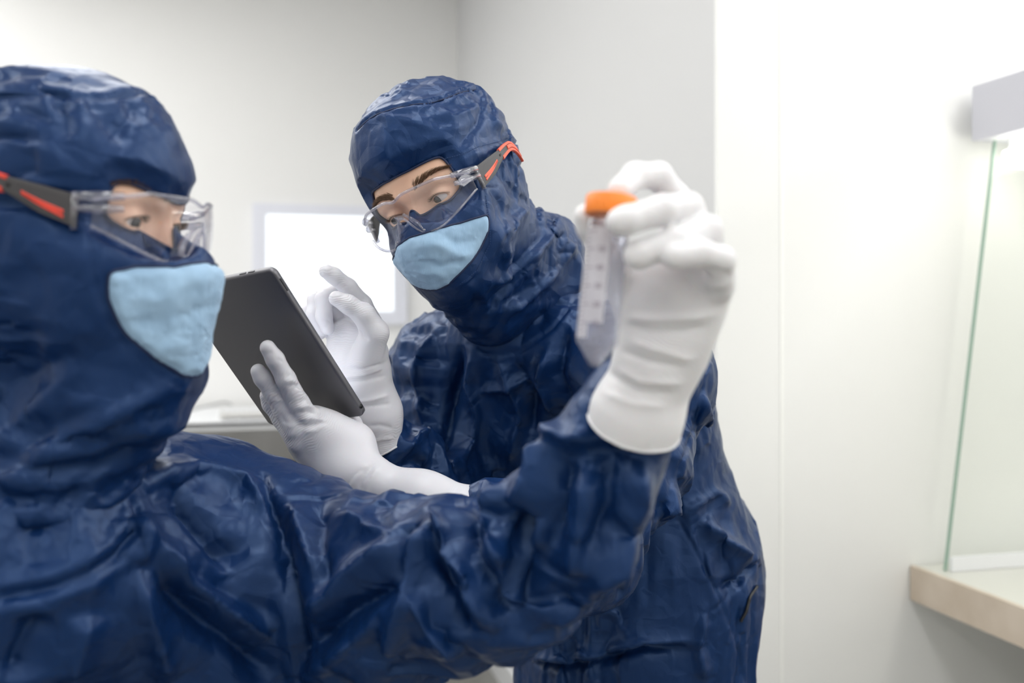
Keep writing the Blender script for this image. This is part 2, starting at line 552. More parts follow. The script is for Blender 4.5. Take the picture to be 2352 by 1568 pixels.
# ------------------------------------------------------------------ bench with extraction hood on the right
WZ = 0.871
bench = tag(empty('lab_bench', RP(0.85, -0.6, 0)), 'lab bench with thick beige-edged worktop at the right', 'bench')
rbox('worktop', M_top, (0.475, 1.5, -1.7, -0.004, WZ - 0.072, WZ), bench)
rbox('edge_band', M_beige, (0.463, 0.475, -1.7, -0.004, WZ - 0.0745, WZ + 0.0005), bench)
rbox('leg', M_steel, (0.70, 0.75, -0.14, -0.09, 0, WZ - 0.072), bench)
rbox('leg', M_steel, (0.70, 0.75, -1.64, -1.59, 0, WZ - 0.072), bench)
rbox('leg', M_steel, (1.42, 1.47, -0.14, -0.09, 0, WZ - 0.072), bench)
rbox('leg', M_steel, (1.42, 1.47, -1.64, -1.59, 0, WZ - 0.072), bench)
rbox('cross_rail', M_steel, (0.71, 0.74, -1.59, -0.14, 0.20, 0.24), bench)
M_glass = bpy.data.materials.new('clear_glass'); M_glass.use_nodes = True
def glass_mix(m, tint, gl_rough=0.02, ior=1.45, fmax=0.85, haze=0.0, hazec=(1, 1, 1)):
    n = m.node_tree.nodes; l = m.node_tree.links
    n.remove(n['Principled BSDF'])
    tr = n.new('ShaderNodeBsdfTransparent'); tr.inputs[0].default_value = (*tint, 1)
    gl = n.new('ShaderNodeBsdfGlossy'); gl.inputs['Roughness'].default_value = gl_rough
    f0 = ((ior - 1) / (ior + 1)) ** 2
    lw = n.new('ShaderNodeLayerWeight'); lw.inputs[0].default_value = 0.5
    pw = n.new('ShaderNodeMath'); pw.operation = 'POWER'; pw.inputs[1].default_value = 4.0
    fr = n.new('ShaderNodeMapRange'); fr.inputs['To Min'].default_value = f0; fr.inputs['To Max'].default_value = fmax
    l.new(lw.outputs['Facing'], pw.inputs[0]); l.new(pw.outputs[0], fr.inputs['Value'])
    mx = n.new('ShaderNodeMixShader')
    l.new(fr.outputs[0], mx.inputs[0]); l.new(gl.outputs[0], mx.inputs[2])
    if haze > 0:
        d = n.new('ShaderNodeBsdfDiffuse'); d.inputs[0].default_value = (*hazec, 1)
        t2 = n.new('ShaderNodeBsdfTranslucent'); t2.inputs[0].default_value = (*hazec, 1)
        m1 = n.new('ShaderNodeMixShader'); m1.inputs[0].default_value = 0.5
        l.new(d.outputs[0], m1.inputs[1]); l.new(t2.outputs[0], m1.inputs[2])
        m2 = n.new('ShaderNodeMixShader'); m2.inputs[0].default_value = haze
        l.new(tr.outputs[0], m2.inputs[1]); l.new(m1.outputs[0], m2.inputs[2])
        l.new(m2.outputs[0], mx.inputs[1])
    else: l.new(tr.outputs[0], mx.inputs[1])
    l.new(mx.outputs[0], n['Material Output'].inputs[0])
    return m
glass_mix(M_glass, (0.992, 0.998, 0.992), 0.02, 1.25, 0.12)
M_gedge = mat('green_glass_edge', (0.28, 0.42, 0.34), 0.2)
shield = tag(empty('glass_shield', RP(0.85, -0.06, WZ)), 'clear glass side shield standing on the bench under the hood', 'glass shield')
HZ0, HZ1 = 1.808, 1.93
zg0, zg1 = WZ + 0.001, HZ0 - 0.002
ub0, ub1 = 0.507, 0.634
mb = MB()
Vg = []
for v in (-0.064, -0.058):
    Vg += [RP(ub0, v, zg0), RP(1.48, v, zg0), RP(1.48, v, zg1), RP(ub1, v, zg1)]
mb.add(Vg, [(0, 1, 2, 3), (7, 6, 5, 4)])
mb.build('pane', M_glass, shield)
mb = MB()
Vg = []
for v in (-0.0645, -0.0575):
    Vg += [RP(ub0 - 0.001, v, zg0), RP(ub0 + 0.003, v, zg0), RP(ub1 + 0.003, v, zg1), RP(ub1 - 0.001, v, zg1)]
mb.add(Vg, [(0, 1, 2, 3), (7, 6, 5, 4), (0, 3, 7, 4), (1, 5, 6, 2), (0, 4, 5, 1), (3, 2, 6, 7)])
mb.build('glass_edge', M_gedge, shield)
rbox('bottom_rail', M_white, (ub0 + 0.008, 1.48, -0.076, -0.066, WZ + 0.001, WZ + 0.031), shield)
hood_u = tag(empty('extraction_hood', RP(0.95, -0.6, HZ0)), 'pale lilac grey extraction hood hanging above the bench at the right', 'extraction hood')
mb = MB()
room_box(mb, 0.602, 0.615, -1.7, -0.03, HZ0, HZ1)
room_box(mb, 0.615, 1.5, -1.7, -0.03, HZ1 - 0.012, HZ1)
room_box(mb, 0.615, 1.5, -0.045, -0.03, HZ0, HZ1 - 0.012)
room_box(mb, 0.615, 1.5, -1.7, -1.685, HZ0, HZ1 - 0.012)
mb.build('housing', M_lav, hood_u)
rbox('underside', M_white, (0.615, 1.5, -1.685, -0.045, HZ0 + 0.002, HZ0 + 0.014), hood_u)
rbox('mounting_plate', M_white, (1.5, 3.1, -1.0, -0.6, HZ0 + 0.02, HZ1), hood_u)
lampm = emit('bench_lamp_diffuser', (1.0, 0.985, 0.90), 4.4)
rbox('lamp', lampm, (0.632, 0.72, -1.5, -0.085, 1.742, 1.780), hood_u, 0.006)
rbox('lamp_bracket', M_white, (0.65, 0.70, -1.5, -0.085, 1.780, HZ0 + 0.002), hood_u)
zz = ZC - (745 - 727) / F * 2.3
mb = MB(); mb.lathe([(0.0005, -0.03), (0.02, -0.029), (0.036, -0.02), (0.04, -0.006), (0.042, 0.0)], RMat(0.823, -0.001, zz) @ Matrix.Rotation(math.radians(-90), 4, 'X'))
tag(mb.build('round_fitting', M_white, None, True, RP(0.823, 0, zz)), 'small round white cap on the wall behind the glass shield', 'wall fitting')

# ------------------------------------------------------------------ cloth, skin and glove materials
def cloth_mat(name, c, c2):
    m = mat(name, c, 0.38, spec=0.55, Sheen_Weight=0.0)
    n, l, b = nodes_of(m)
    b.inputs['Sheen Tint'].default_value = (0.35, 0.55, 1.0, 1)
    b.inputs['Specular Tint'].default_value = (0.42, 0.62, 1.0, 1)
    color_noise(m, c, c2, 6)
    p = noise_bump(m, 45, 0.30, 0.003, 4)
    tc = n.new('ShaderNodeTexCoord'); wn = n.new('ShaderNodeTexNoise'); wn.inputs['Scale'].default_value = 9
    vm = n.new('ShaderNodeVectorMath'); vm.operation = 'MULTIPLY_ADD'; vm.inputs[1].default_value = (0.09, 0.09, 0.09)
    l.new(tc.outputs['Object'], wn.inputs['Vector']); l.new(wn.outputs['Color'], vm.inputs[0]); l.new(tc.outputs['Object'], vm.inputs[2])
    vo = n.new('ShaderNodeTexVoronoi'); vo.feature = 'F1'; vo.distance = 'CHEBYCHEV'; vo.inputs['Scale'].default_value = 24
    l.new(vm.outputs[0], vo.inputs['Vector'])
    b2 = n.new('ShaderNodeBump'); b2.inputs['Strength'].default_value = 0.8; b2.inputs['Distance'].default_value = 0.006
    l.new(vo.outputs['Distance'], b2.inputs['Height']); l.new(p.outputs[0], b2.inputs['Normal'])
    p = b2
    noise_bump(m, 900, 0.25, 0.0004, 2, prev=p)
    return m
M_suit = cloth_mat('navy_satin_cloth', (0.0026, 0.017, 0.074), (0.0034, 0.022, 0.09))
M_hood = cloth_mat('navy_hood_cloth', (0.0026, 0.017, 0.074), (0.0034, 0.022, 0.09))
M_seam = mat('navy_seam_tape', (0.004, 0.014, 0.06), 0.6)
M_thread = mat('blue_thread', (0.02, 0.06, 0.18), 0.6)
M_mask = mat('pale_blue_mask_cloth', (0.33, 0.50, 0.70), 0.75, spec=0.2, Sheen_Weight=0.2)
color_noise(M_mask, (0.31, 0.48, 0.67), (0.36, 0.54, 0.73), 60)
n, l, b = nodes_of(M_mask)
tc = n.new('ShaderNodeTexCoord'); wv = n.new('ShaderNodeTexWave'); wv.inputs['Scale'].default_value = 420; wv.inputs['Distortion'].default_value = 1.5
bp = n.new('ShaderNodeBump'); bp.inputs['Strength'].default_value = 0.5; bp.inputs['Distance'].default_value = 0.0006
l.new(tc.outputs['Object'], wv.inputs['Vector']); l.new(wv.outputs['Fac'], bp.inputs['Height']); l.new(bp.outputs[0], b.inputs['Normal'])
M_skin = mat('skin', (0.80, 0.51, 0.36), 0.48, spec=0.4, Subsurface_Weight=0.12, Subsurface_Scale=0.01)
M_skin.node_tree.nodes['Principled BSDF'].inputs['Subsurface Radius'].default_value = (1.0, 0.35, 0.2)
color_noise(M_skin, (0.76, 0.46, 0.32), (0.84, 0.56, 0.41), 35, 5)
noise_bump(M_skin, 380, 0.25, 0.0006, 3)
M_glove = mat('white_latex_glove', (0.62, 0.615, 0.655), 0.36, spec=0.35, Subsurface_Weight=0.1, Subsurface_Scale=0.004)

M_glove2 = mat('white_nitrile_glove', (0.76, 0.75, 0.765), 0.40, spec=0.35, Subsurface_Weight=0.1, Subsurface_Scale=0.004)

def crease_bump(m, axis, seed, lam=0.0052, strength=0.24, dist=0.0016):
    """fine stretched creases running across the hand, in patches"""
    noise_bump(m, 70, 0.2, 0.0012, 3)
    n, l, b = nodes_of(m)
    prev = b.inputs['Normal'].links[0].from_node
    tc = n.new('ShaderNodeTexCoord')
    wn = n.new('ShaderNodeTexNoise'); wn.inputs['Scale'].default_value = 28; wn.inputs['Detail'].default_value = 2
    dt = n.new('ShaderNodeVectorMath'); dt.operation = 'DOT_PRODUCT'; a = Vector(axis).normalized(); dt.inputs[1].default_value = a
    l.new(tc.outputs['Object'], wn.inputs['Vector']); l.new(tc.outputs['Object'], dt.inputs[0])
    sc = n.new('ShaderNodeMath'); sc.operation = 'MULTIPLY'; sc.inputs[1].default_value = 6.283 / lam
    ad = n.new('ShaderNodeMath'); ad.operation = 'MULTIPLY_ADD'; ad.inputs[1].default_value = 30.0
    l.new(dt.outputs['Value'], sc.inputs[0]); l.new(wn.outputs['Fac'], ad.inputs[0]); l.new(sc.outputs[0], ad.inputs[2])
    sn = n.new('ShaderNodeMath'); sn.operation = 'SINE'; l.new(ad.outputs[0], sn.inputs[0])
    ab = n.new('ShaderNodeMath'); ab.operation = 'ABSOLUTE'; l.new(sn.outputs[0], ab.inputs[0])
    mn = n.new('ShaderNodeTexNoise'); mn.inputs['Scale'].default_value = 17; mn.noise_dimensions = '4D'; mn.inputs['W'].default_value = seed
    l.new(tc.outputs['Object'], mn.inputs['Vector'])
    mr = n.new('ShaderNodeMapRange'); mr.inputs['From Min'].default_value = 0.46; mr.inputs['From Max'].default_value = 0.66
    l.new(mn.outputs['Fac'], mr.inputs['Value'])
    mu = n.new('ShaderNodeMath'); mu.operation = 'MULTIPLY'; l.new(ab.outputs[0], mu.inputs[0]); l.new(mr.outputs[0], mu.inputs[1])
    bp = n.new('ShaderNodeBump'); bp.inputs['Strength'].default_value = strength; bp.inputs['Distance'].default_value = dist
    l.new(mu.outputs[0], bp.inputs['Height']); l.new(prev.outputs[0], bp.inputs['Normal']); l.new(bp.outputs[0], b.inputs['Normal'])
M_glove3 = mat('white_latex_glove_pointing', (0.62, 0.615, 0.655), 0.36, spec=0.35, Subsurface_Weight=0.1, Subsurface_Scale=0.004)
crease_bump(M_glove2, (0.42, -0.1, 0.9), 1.0, 0.008)
crease_bump(M_glove, (-0.75, 0.0, 0.66), 4.0)
crease_bump(M_glove3, (-0.2, 0.0, 0.98), 7.0)

M_brow = mat('brown_hair', (0.15, 0.08, 0.04), 0.6)
M_scl = mat('eye_white', (0.75, 0.70, 0.68), 0.15)
M_iris = mat('iris', (0.03, 0.03, 0.035), 0.1)
M_pupil = mat('pupil', (0.003, 0.003, 0.003), 0.05)

# ------------------------------------------------------------------ heads. Local frame: x = person's right, y = forward, z = up, origin between the ears
def orth(fw, up):
    fw = np.array(fw, float); fw /= np.linalg.norm(fw)
    up = np.array(up, float); up -= fw * (up @ fw); up /= np.linalg.norm(up)
    return np.stack([np.cross(fw, up), fw, up], 1)

class Head:
    def __init__(s, fw, up, t, jaw=1.0, cy=0.0, ck=1.0):
        s.jaw = jaw; s.cy = cy; s.ck = ck      # jaw length, chin set back, cheek width
        s.R = orth(fw, up); s.t = np.array(t, float) + (0, 0, ZC)
    def w(s, p): return np.asarray(p, float) @ s.R.T + s.t
    def l(s, p): return (np.asarray(p, float) - s.t) @ s.R

def head_sdf(fd, H, g=0.0, detail=True):
    jw = lambda z: z if z > -0.045 else -0.045 + (z + 0.045) * H.jaw
    """adds the head; g inflates it"""
    R = H.R; W = lambda p: H.w((p[0] * (1 + (H.ck - 1) * min(max((-p[2] - 0.0) / 0.05, 0), 1)), p[1] + H.cy * min(max((-p[2] - 0.03) / 0.07, 0), 1), jw(p[2])))
    fd.ell(W((0, -0.008, 0.032)), (0.074 + g, 0.096 + g, 0.084 + g), R, 0.01)
    fd.ell(W((0, 0.022, -0.03)), (0.062 * (0.5 + 0.5 * H.ck) + g, 0.066 + g, 0.088 * (0.4 + 0.6 * H.jaw) + g), R, 0.025)
    fd.ell(W((0, 0.043, 0.03)), (0.063 + g, 0.051 + g, 0.050 + g), R, 0.02)
    fd.rc(W((0, 0.070, -0.098)), 0.016 + g, W((0, 0.05, -0.09)), 0.03 + g, 0.02)
    for s in (-1, 1):
        fd.rc(W((s * 0.045, -0.005, -0.06)), 0.018 + g, W((s * 0.018, 0.068, -0.098)), 0.015 + g, 0.02)
        fd.rc(W((s * 0.046, 0.055, -0.032)), 0.018 + g, W((s * 0.058, 0.025, -0.02)), 0.016 + g, 0.015)
    if detail:
        fd.rc(W((0, 0.087, 0.004)), 0.007, W((0, 0.101, -0.036)), 0.0080, 0.012)
        fd.rc(W((0, 0.099, -0.038)), 0.0095, W((0, 0.095, -0.044)), 0.010, 0.008)
    else:
        fd.rc(W((0, 0.085, 0.0)), 0.0085 + g, W((0, 0.099, -0.040)), 0.012 + g, 0.016)
        fd.rc(W((0, 0.097, -0.042)), 0.014 + g, W((0, 0.080, -0.104)), 0.020 + g, 0.03)
        for s in (-1, 1):
            fd.rc(W((0, 0.094, -0.045)), 0.013 + g, W((s * 0.045, 0.052, -0.045)), 0.016 + g, 0.03)
            fd.rc(W((0, 0.085, -0.075)), 0.016 + g, W((s * 0.040, 0.045, -0.075)), 0.018 + g, 0.03)
    if detail:
        for s in (-1, 1):
            fd.rc(W((s * 0.012, 0.090, 0.016)), 0.007, W((s * 0.048, 0.070, 0.018)), 0.007, 0.014)
            fd.rc(W((s * 0.011, 0.100, -0.044)), 0.007, W((s * 0.010, 0.098, -0.046)), 0.007, 0.006)
            fd.ell(W((s * 0.070, -0.01, -0.01)), (0.006, 0.016, 0.028), R, 0.008)
        fd.rc(W((-0.018, 0.086, -0.070)), 0.006, W((0.018, 0.086, -0.070)), 0.006, 0.008)
        fd.rc(W((-0.014, 0.086, -0.081)), 0.007, W((0.014, 0.086, -0.081)), 0.007, 0.008)
        for s in (-1, 1):
            fd.ell(W((s * 0.031, 0.098, 0.0)), (0.020, 0.016, 0.013), R, 0.012, 's')
            fd.ell(W((s * 0.0315, 0.0735, 0.0)), (0.0150, 0.0142, 0.0142), R, 0.004)
            fd.ell(W((s * 0.032, 0.092, -0.0022)), (0.0145, 0.014, 0.0040), R, 0.0015, 's')

def add_head(H, parent, gaze, neck):
    fd = Field(H.t - 0.17, H.t + 0.17, 0.0017)
    head_sdf(fd, H)
    fd.rc(H.w((0, -0.02, -0.04)), 0.045, H.w((0, -0.02, -0.04)) * 0.4 + np.array(neck) * 0.6, 0.045, 0.03)
    V, Q = fd.mesh()
    V = lap_smooth(V, Q, 2)
    o = mesh_obj('head', V, Q, M_skin, parent)
    for s in (-1, 1):
        e = H.w((s * 0.0315, 0.0738, 0.0)); g = np.array(gaze, float); g = H.R @ (g / np.linalg.norm(g))
        q = Vector(g).to_track_quat('Z', 'Y').to_matrix().to_4x4()
        Mx = Matrix.Translation(Vector(e)) @ q
        r = 0.0125
        def cap(a0, a1, bulge=0.0, n=14):
            return [((r + bulge) * math.sin(a0 + (a1 - a0) * i / n) + 1e-5, (r + bulge) * math.cos(a0 + (a1 - a0) * i / n)) for i in range(n + 1)]
        mb = MB(); mb.lathe(cap(0.56, math.pi), Mx, 32); eb = mb.build('eyeball', M_scl, parent, True)
        mb = MB(); mb.lathe(cap(0.20, 0.58, 0.0002), Mx, 32); mb.build('iris', M_iris, eb, True)
        mb = MB(); mb.lathe(cap(0.0, 0.21, 0.0003), Mx, 32); mb.build('pupil', M_pupil, eb, True)
    # eyebrows and lashes: fine hairs rooted on the skin
    bv = bvh_of(V, Q)
    rng = random.Random(3)
    for s in (-1, 1):
        mb = MB()
        for i in range(420):
            u = rng.random()
            x = s * (0.013 + 0.040 * u); z = 0.019 + 0.0085 * math.sin(u * 2.2) + (rng.random() - 0.5) * 0.0075 * (1.1 - u * 0.8)
            p0 = H.w((x, 0.14, z)); d = Vector(-H.R[:, 1])
            h = bv.ray_cast(Vector(p0), d)
            if h[0] is None: continue
            dr = H.R @ np.array([s * (0.5 + 0.6 * u), 0.22, 0.55 - 0.75 * u + rng.random() * 0.2]); dr /= np.linalg.norm(dr)
            ln = 0.006 + 0.003 * rng.random()
            b0 = np.array(h[0]) - 0.0004 * np.array(h[1])
            mb.tube([b0, b0 + dr * ln * 0.6, b0 + dr * ln + H.R[:, 1] * -0.0006], [0.00017, 0.00014, 0.00005], 4)
        mb.build('eyebrow', M_brow, parent)
        mb = MB()
        for i in range(46):
            u = i / 45 * 2 - 1
            p = H.w((s * 0.0315 + u * 0.0125, 0.0735 + math.sqrt(max(0.0142 ** 2 - (u * 0.0125) ** 2, 0)) , 0.0042 * (1 - u * u) - 0.001))
            dr = H.R @ np.array([u * 0.5, 0.9, -0.1 + 0.15 * rng.random()]); dr /= np.linalg.norm(dr)
            mb.tube([p - dr * 0.001, p + dr * 0.0035, p + dr * 0.0065 + H.R[:, 2] * 0.0015], [0.00028, 0.0002, 0.00004], 4)
        mb.build('eyelashes', M_brow, parent)
    return V, Q

def clean_select(V, Q, keep):
    Q = Q[keep]; used = np.unique(Q); mp = -np.ones(len(V), int); mp[used] = np.arange(len(used))
    return V[used], mp[Q]

def thicken(o, th, off=-1):
    md = o.modifiers.new('thickness', 'SOLIDIFY'); md.thickness = th; md.offset = off
    return o
def subsurf(o, lv=1):
    md = o.modifiers.new('smooth', 'SUBSURF'); md.levels = lv; md.render_levels = lv
    return o

def groove(V, Q, L, depth, width, ridge=0.0, rw=0.006):
    """presses a seam into the cloth along the polyline L, with a soft raised roll beside it"""
    if len(L) < 2: return V
    lo = L.min(0) - 0.04; hi = L.max(0) + 0.04
    m = np.where(((V > lo) & (V < hi)).all(1))[0]
    N = normals(V, Q)[m]
    d = polydist(V[m], L)
    V = V.copy()
    V[m] += N * (-depth * np.exp(-(d / width) ** 2) + ridge * np.exp(-((d - width * 1.6) / rw) ** 2))[:, None]
    return V

def stitches(name, bv, px, m, parent, ln=0.0016, r=0.00035, gap=0.0012, lift=0.0006):
    """a row of thread stitches lying on the surface along a line"""
    L = cast(bv, px, 5)
    if len(L) < 2: return
    s = np.r_[0, np.cumsum(np.linalg.norm(np.diff(L, axis=0), axis=1))]
    mb = MB(); t = 0
    while t + ln < s[-1]:
        p = [np.array([np.interp(t + k * ln, s, L[:, i]) for i in range(3)]) for k in (0, 1)]
        if np.linalg.norm(p[1] - p[0]) < ln * 2:
            p = [q_ + np.array([0, -lift, lift * 0.3]) for q_ in p]
            mb.tube(p, r, 5)
        t += ln + gap
    mb.build(name, m, parent)

def q(px, py, Y, rpx): return (P(px, py, Y), rpx / F * Y)

def loops_of(Q):
    e = np.concatenate([Q[:, [i, (i + 1) % 4]] for i in range(4)])
    k = {}
    for a, b in e.tolist():
        if a != b: k[(a, b)] = 1
    nxt = {}
    for a, b in k:
        if (b, a) not in k: nxt[a] = b
    out = []
    while nxt:
        a, b = nxt.popitem(); lp = [a]
        while b in nxt and b != lp[0]:
            lp.append(b); b = nxt.pop(b)
        if len(lp) > 8: out.append(lp)
    return out

def smooth_loops(V, Q, it=12):
    V = V.copy()
    for lp in loops_of(Q):
        X = V[lp]
        for k in range(it): X = 0.5 * X + 0.25 * (np.roll(X, 1, 0) + np.roll(X, -1, 0))
        V[lp] = X
    return V

def axis_field(V, segs):
    """direction and closeness of the nearest limb segment; segs: list of (p, q)"""
    best = np.full(len(V), 9.0); A = np.zeros_like(V)
    for p, r in segs:
        v = r - p; t = np.clip((V - p) @ v / (v @ v), 0, 1)
        d = np.linalg.norm(V - p - t[:, None] * v, axis=1)
        m = d < best; best[m] = d[m]; A[m] = v / np.linalg.norm(v)
    return A

def ramp(x, a, b): return np.clip((x - a) / (b - a), 0, 1)

def frustum(V, pad=60):
    """1 where a point can be seen near the frame, 0 far outside (no folds are worked out there)"""
    px = 1176 + F * V[:, 0] / np.maximum(V[:, 1], 0.05); py = 727 - F * (V[:, 2] - ZC) / np.maximum(V[:, 1], 0.05)
    return (ramp(px, -pad - 300, -pad) * ramp(-px, -2352 - pad - 300, -2352 - pad) * ramp(-py, -1568 - pad - 250, -1568 - pad))

# fold strokes are given where they lie on the garment: (points, height, width)
def strokes(V, Q, bv, lst):
    U = np.zeros(len(V))
    for pts, amp, w in lst:
        L = cast(bv, pts, 12)
        if len(L) < 2: continue
        keep = [L[0]]
        for p in L[1:]:
            if np.linalg.norm(p - keep[-1]) < 0.06: keep.append(p)
        L = np.array(keep)
        if len(L) < 2: continue
        s = np.r_[0, np.cumsum(np.linalg.norm(np.diff(L, axis=0), axis=1))]
        lo = L.min(0) - 3 * w; hi = L.max(0) + 3 * w
        m = np.where(((V > lo) & (V < hi)).all(1))[0]
        d = np.full(len(m), 9.0); tt = np.zeros(len(m))
        for i, (p, r) in enumerate(zip(L[:-1], L[1:])):
            v = r - p; t = np.clip((V[m] - p) @ v / (v @ v + 1e-12), 0, 1)
            dd = np.linalg.norm(V[m] - p - t[:, None] * v, axis=1)
            c = dd < d; d[c] = dd[c]; tt[c] = (s[i] + t[c] * (s[i + 1] - s[i])) / s[-1]
        taper = np.clip(np.minimum(tt, 1 - tt) * 5, 0.15, 1)
        U[m] += amp * np.exp(-(np.sqrt(d * d + (0.25 * w) ** 2) - 0.25 * w) / (0.8 * w)) * taper
    return U

def patchy(V, scale, seed, lo=0.2, hi=1.7):
    """slow random field over space, so that folds gather in places and leave others calm"""
    rng = np.random.default_rng(seed); a = np.zeros(len(V))
    for k in range(7):
        w = rng.normal(size=3); w *= 2 * np.pi / scale / np.linalg.norm(w) * rng.uniform(0.6, 1.5)
        a += np.sin(V @ w + rng.uniform(0, 6.28))
    a = 0.5 + a / 5.5
    return lo + (hi - lo) * np.clip(a, 0, 1)

def folds_field(V, segs, lam, seed, slant=0.0, warp=1.1):
    """long folds across the limb (segs: p, q, kind); kind 'v' gives folds that hang down the cloth"""
    best = np.full(len(V), 9.0); ph = np.zeros(len(V)); s0 = 0.0; vert = np.zeros(len(V))
    rng = np.random.default_rng(seed)
    for p, r, kind in segs:
        v = r - p; L = np.linalg.norm(v); d_ = v / L
        t = np.clip((V - p) @ v / (L * L), 0, 1); w = V - p - t[:, None] * v
        d = np.linalg.norm(w, axis=1); m = d < best; best[m] = d[m]
        a = rng.normal(size=3); a -= d_ * (a @ d_); a /= np.linalg.norm(a)
        if kind == 'r': ph[m] = s0 + t[m] * L + 0.45 * (w[m] @ a)
        else:
            hx = np.cross(d_, [0, 1, 0]); ph[m] = w[m] @ hx + 0.35 * t[m] * L * (1 if rng.random() < 0.5 else -1)
        vert[m] = kind == 'v'; s0 += L
    wz = np.zeros(len(V))
    for k in range(6):
        u = rng.normal(size=3); u *= 2 * np.pi / rng.uniform(0.10, 0.26) / np.linalg.norm(u)
        wz += np.sin(V @ u + rng.uniform(0, 6.28)) * 0.22
    x = ph / lam + wz * warp
    y = 1 - 2 * np.abs(np.sin(np.pi * x)) ** 0.85
    return y + 0.25, vert

def cloth(V, Q, segs, folds, seed, ex0, aex0, ex1, amp=0.005, lam=0.055, d0=0.012):
    """long folds, then the drawn ones, then crisp small ones; splits the mesh twice"""
    sg = [(a_, b_) for a_, b_, k_ in segs]
    A = axis_field(V, sg); fr = frustum(V)
    f, vert = folds_field(V, segs, lam, seed)
    hz = np.cross(A, np.array([0, 1.0, 0])); A = np.where(vert[:, None] > 0.5, hz, A)
    g = patchy(V, 0.22, seed)
    V1 = wrinkle(V, Q, ex0 * g, 120, d0, d0 * 0.7, 0.02, 0.06, seed, 0.001, A, aex0 * g, fr, amp * f * g * fr)
    V1, Q = subdivide(V1, Q); V1 = lap_smooth(V1, Q, 2)
    bv = bvh_of(V1, Q)
    ini = strokes(V1, Q, bv, folds)
    V1 = V1 + normals(V1, Q) * (2.2 * ini)[:, None]
    fr = frustum(V1)
    f, _ = folds_field(V1, segs, lam * 0.42, seed + 9, warp=2.0)
    p1 = patchy(V1, 0.12, seed + 1, 0.0, 1.8)
    V1 = wrinkle(V1, Q, ex1 * p1, 80, 0.004, 0.004, 0.006, 0.12, seed + 2, 0.0003, None, 0, fr, 0.0016 * f * p1 * fr)
    V1, Q = subdivide(V1, Q); V1 = lap_smooth(V1, Q, 1)
    V1 = wrinkle(V1, Q, ex1 * 0.5 * patchy(V1, 0.06, seed + 3, 0.0, 2.0), 25, 0.0015, 0.002, 0.003, 0.20, seed + 4, 0.0003, None, 0, frustum(V1))
    return lap_smooth(V1, Q, 1), Q

# ================================================================== the person on the left
PL = empty('person', (-0.42, 0.92, 0))
tag(PL, 'person at left in navy hooded coverall holding up an orange-capped tube', 'person')
HL = Head((0.985, -0.16, -0.03), (0.02, 0.0, 1), (-0.3745, 0.8305, 0.0785))
headL = add_head(HL, PL, (0.05, 1.0, -0.30), P(170, 1050, 0.89))

fd = Field(HL.t - (0.20, 0.21, 0.36), HL.t + (0.20, 0.24, 0.18), 0.0064)
head_sdf(fd, HL, 0.011, False)
fd.ell(HL.w((0, -0.012, 0.046)), (0.088, 0.108, 0.078), HL.R, 0.015)
fd.rc(HL.w((0, 0.038, 0.055)), 0.055, HL.w((0, -0.06, 0.062)), 0.06, 0.012)
fd.rc(*q(340, 860, 0.86, 105), *q(200, 1010, 0.89, 130), 0.05)
fd.rc(HL.w((0, -0.04, -0.03)), 0.088, *q(60, 1050, 0.90, 200), 0.04)
fd.rc(*q(250, 930, 0.82, 130), *q(60, 1120, 0.84, 190), 0.05)
fd.rc(*q(60, 1120, 0.86, 215), *q(60, 1230, 0.86, 215), 0.04)
VL, QL = fd.mesh(); VL = lap_smooth(VL, QL, 2)

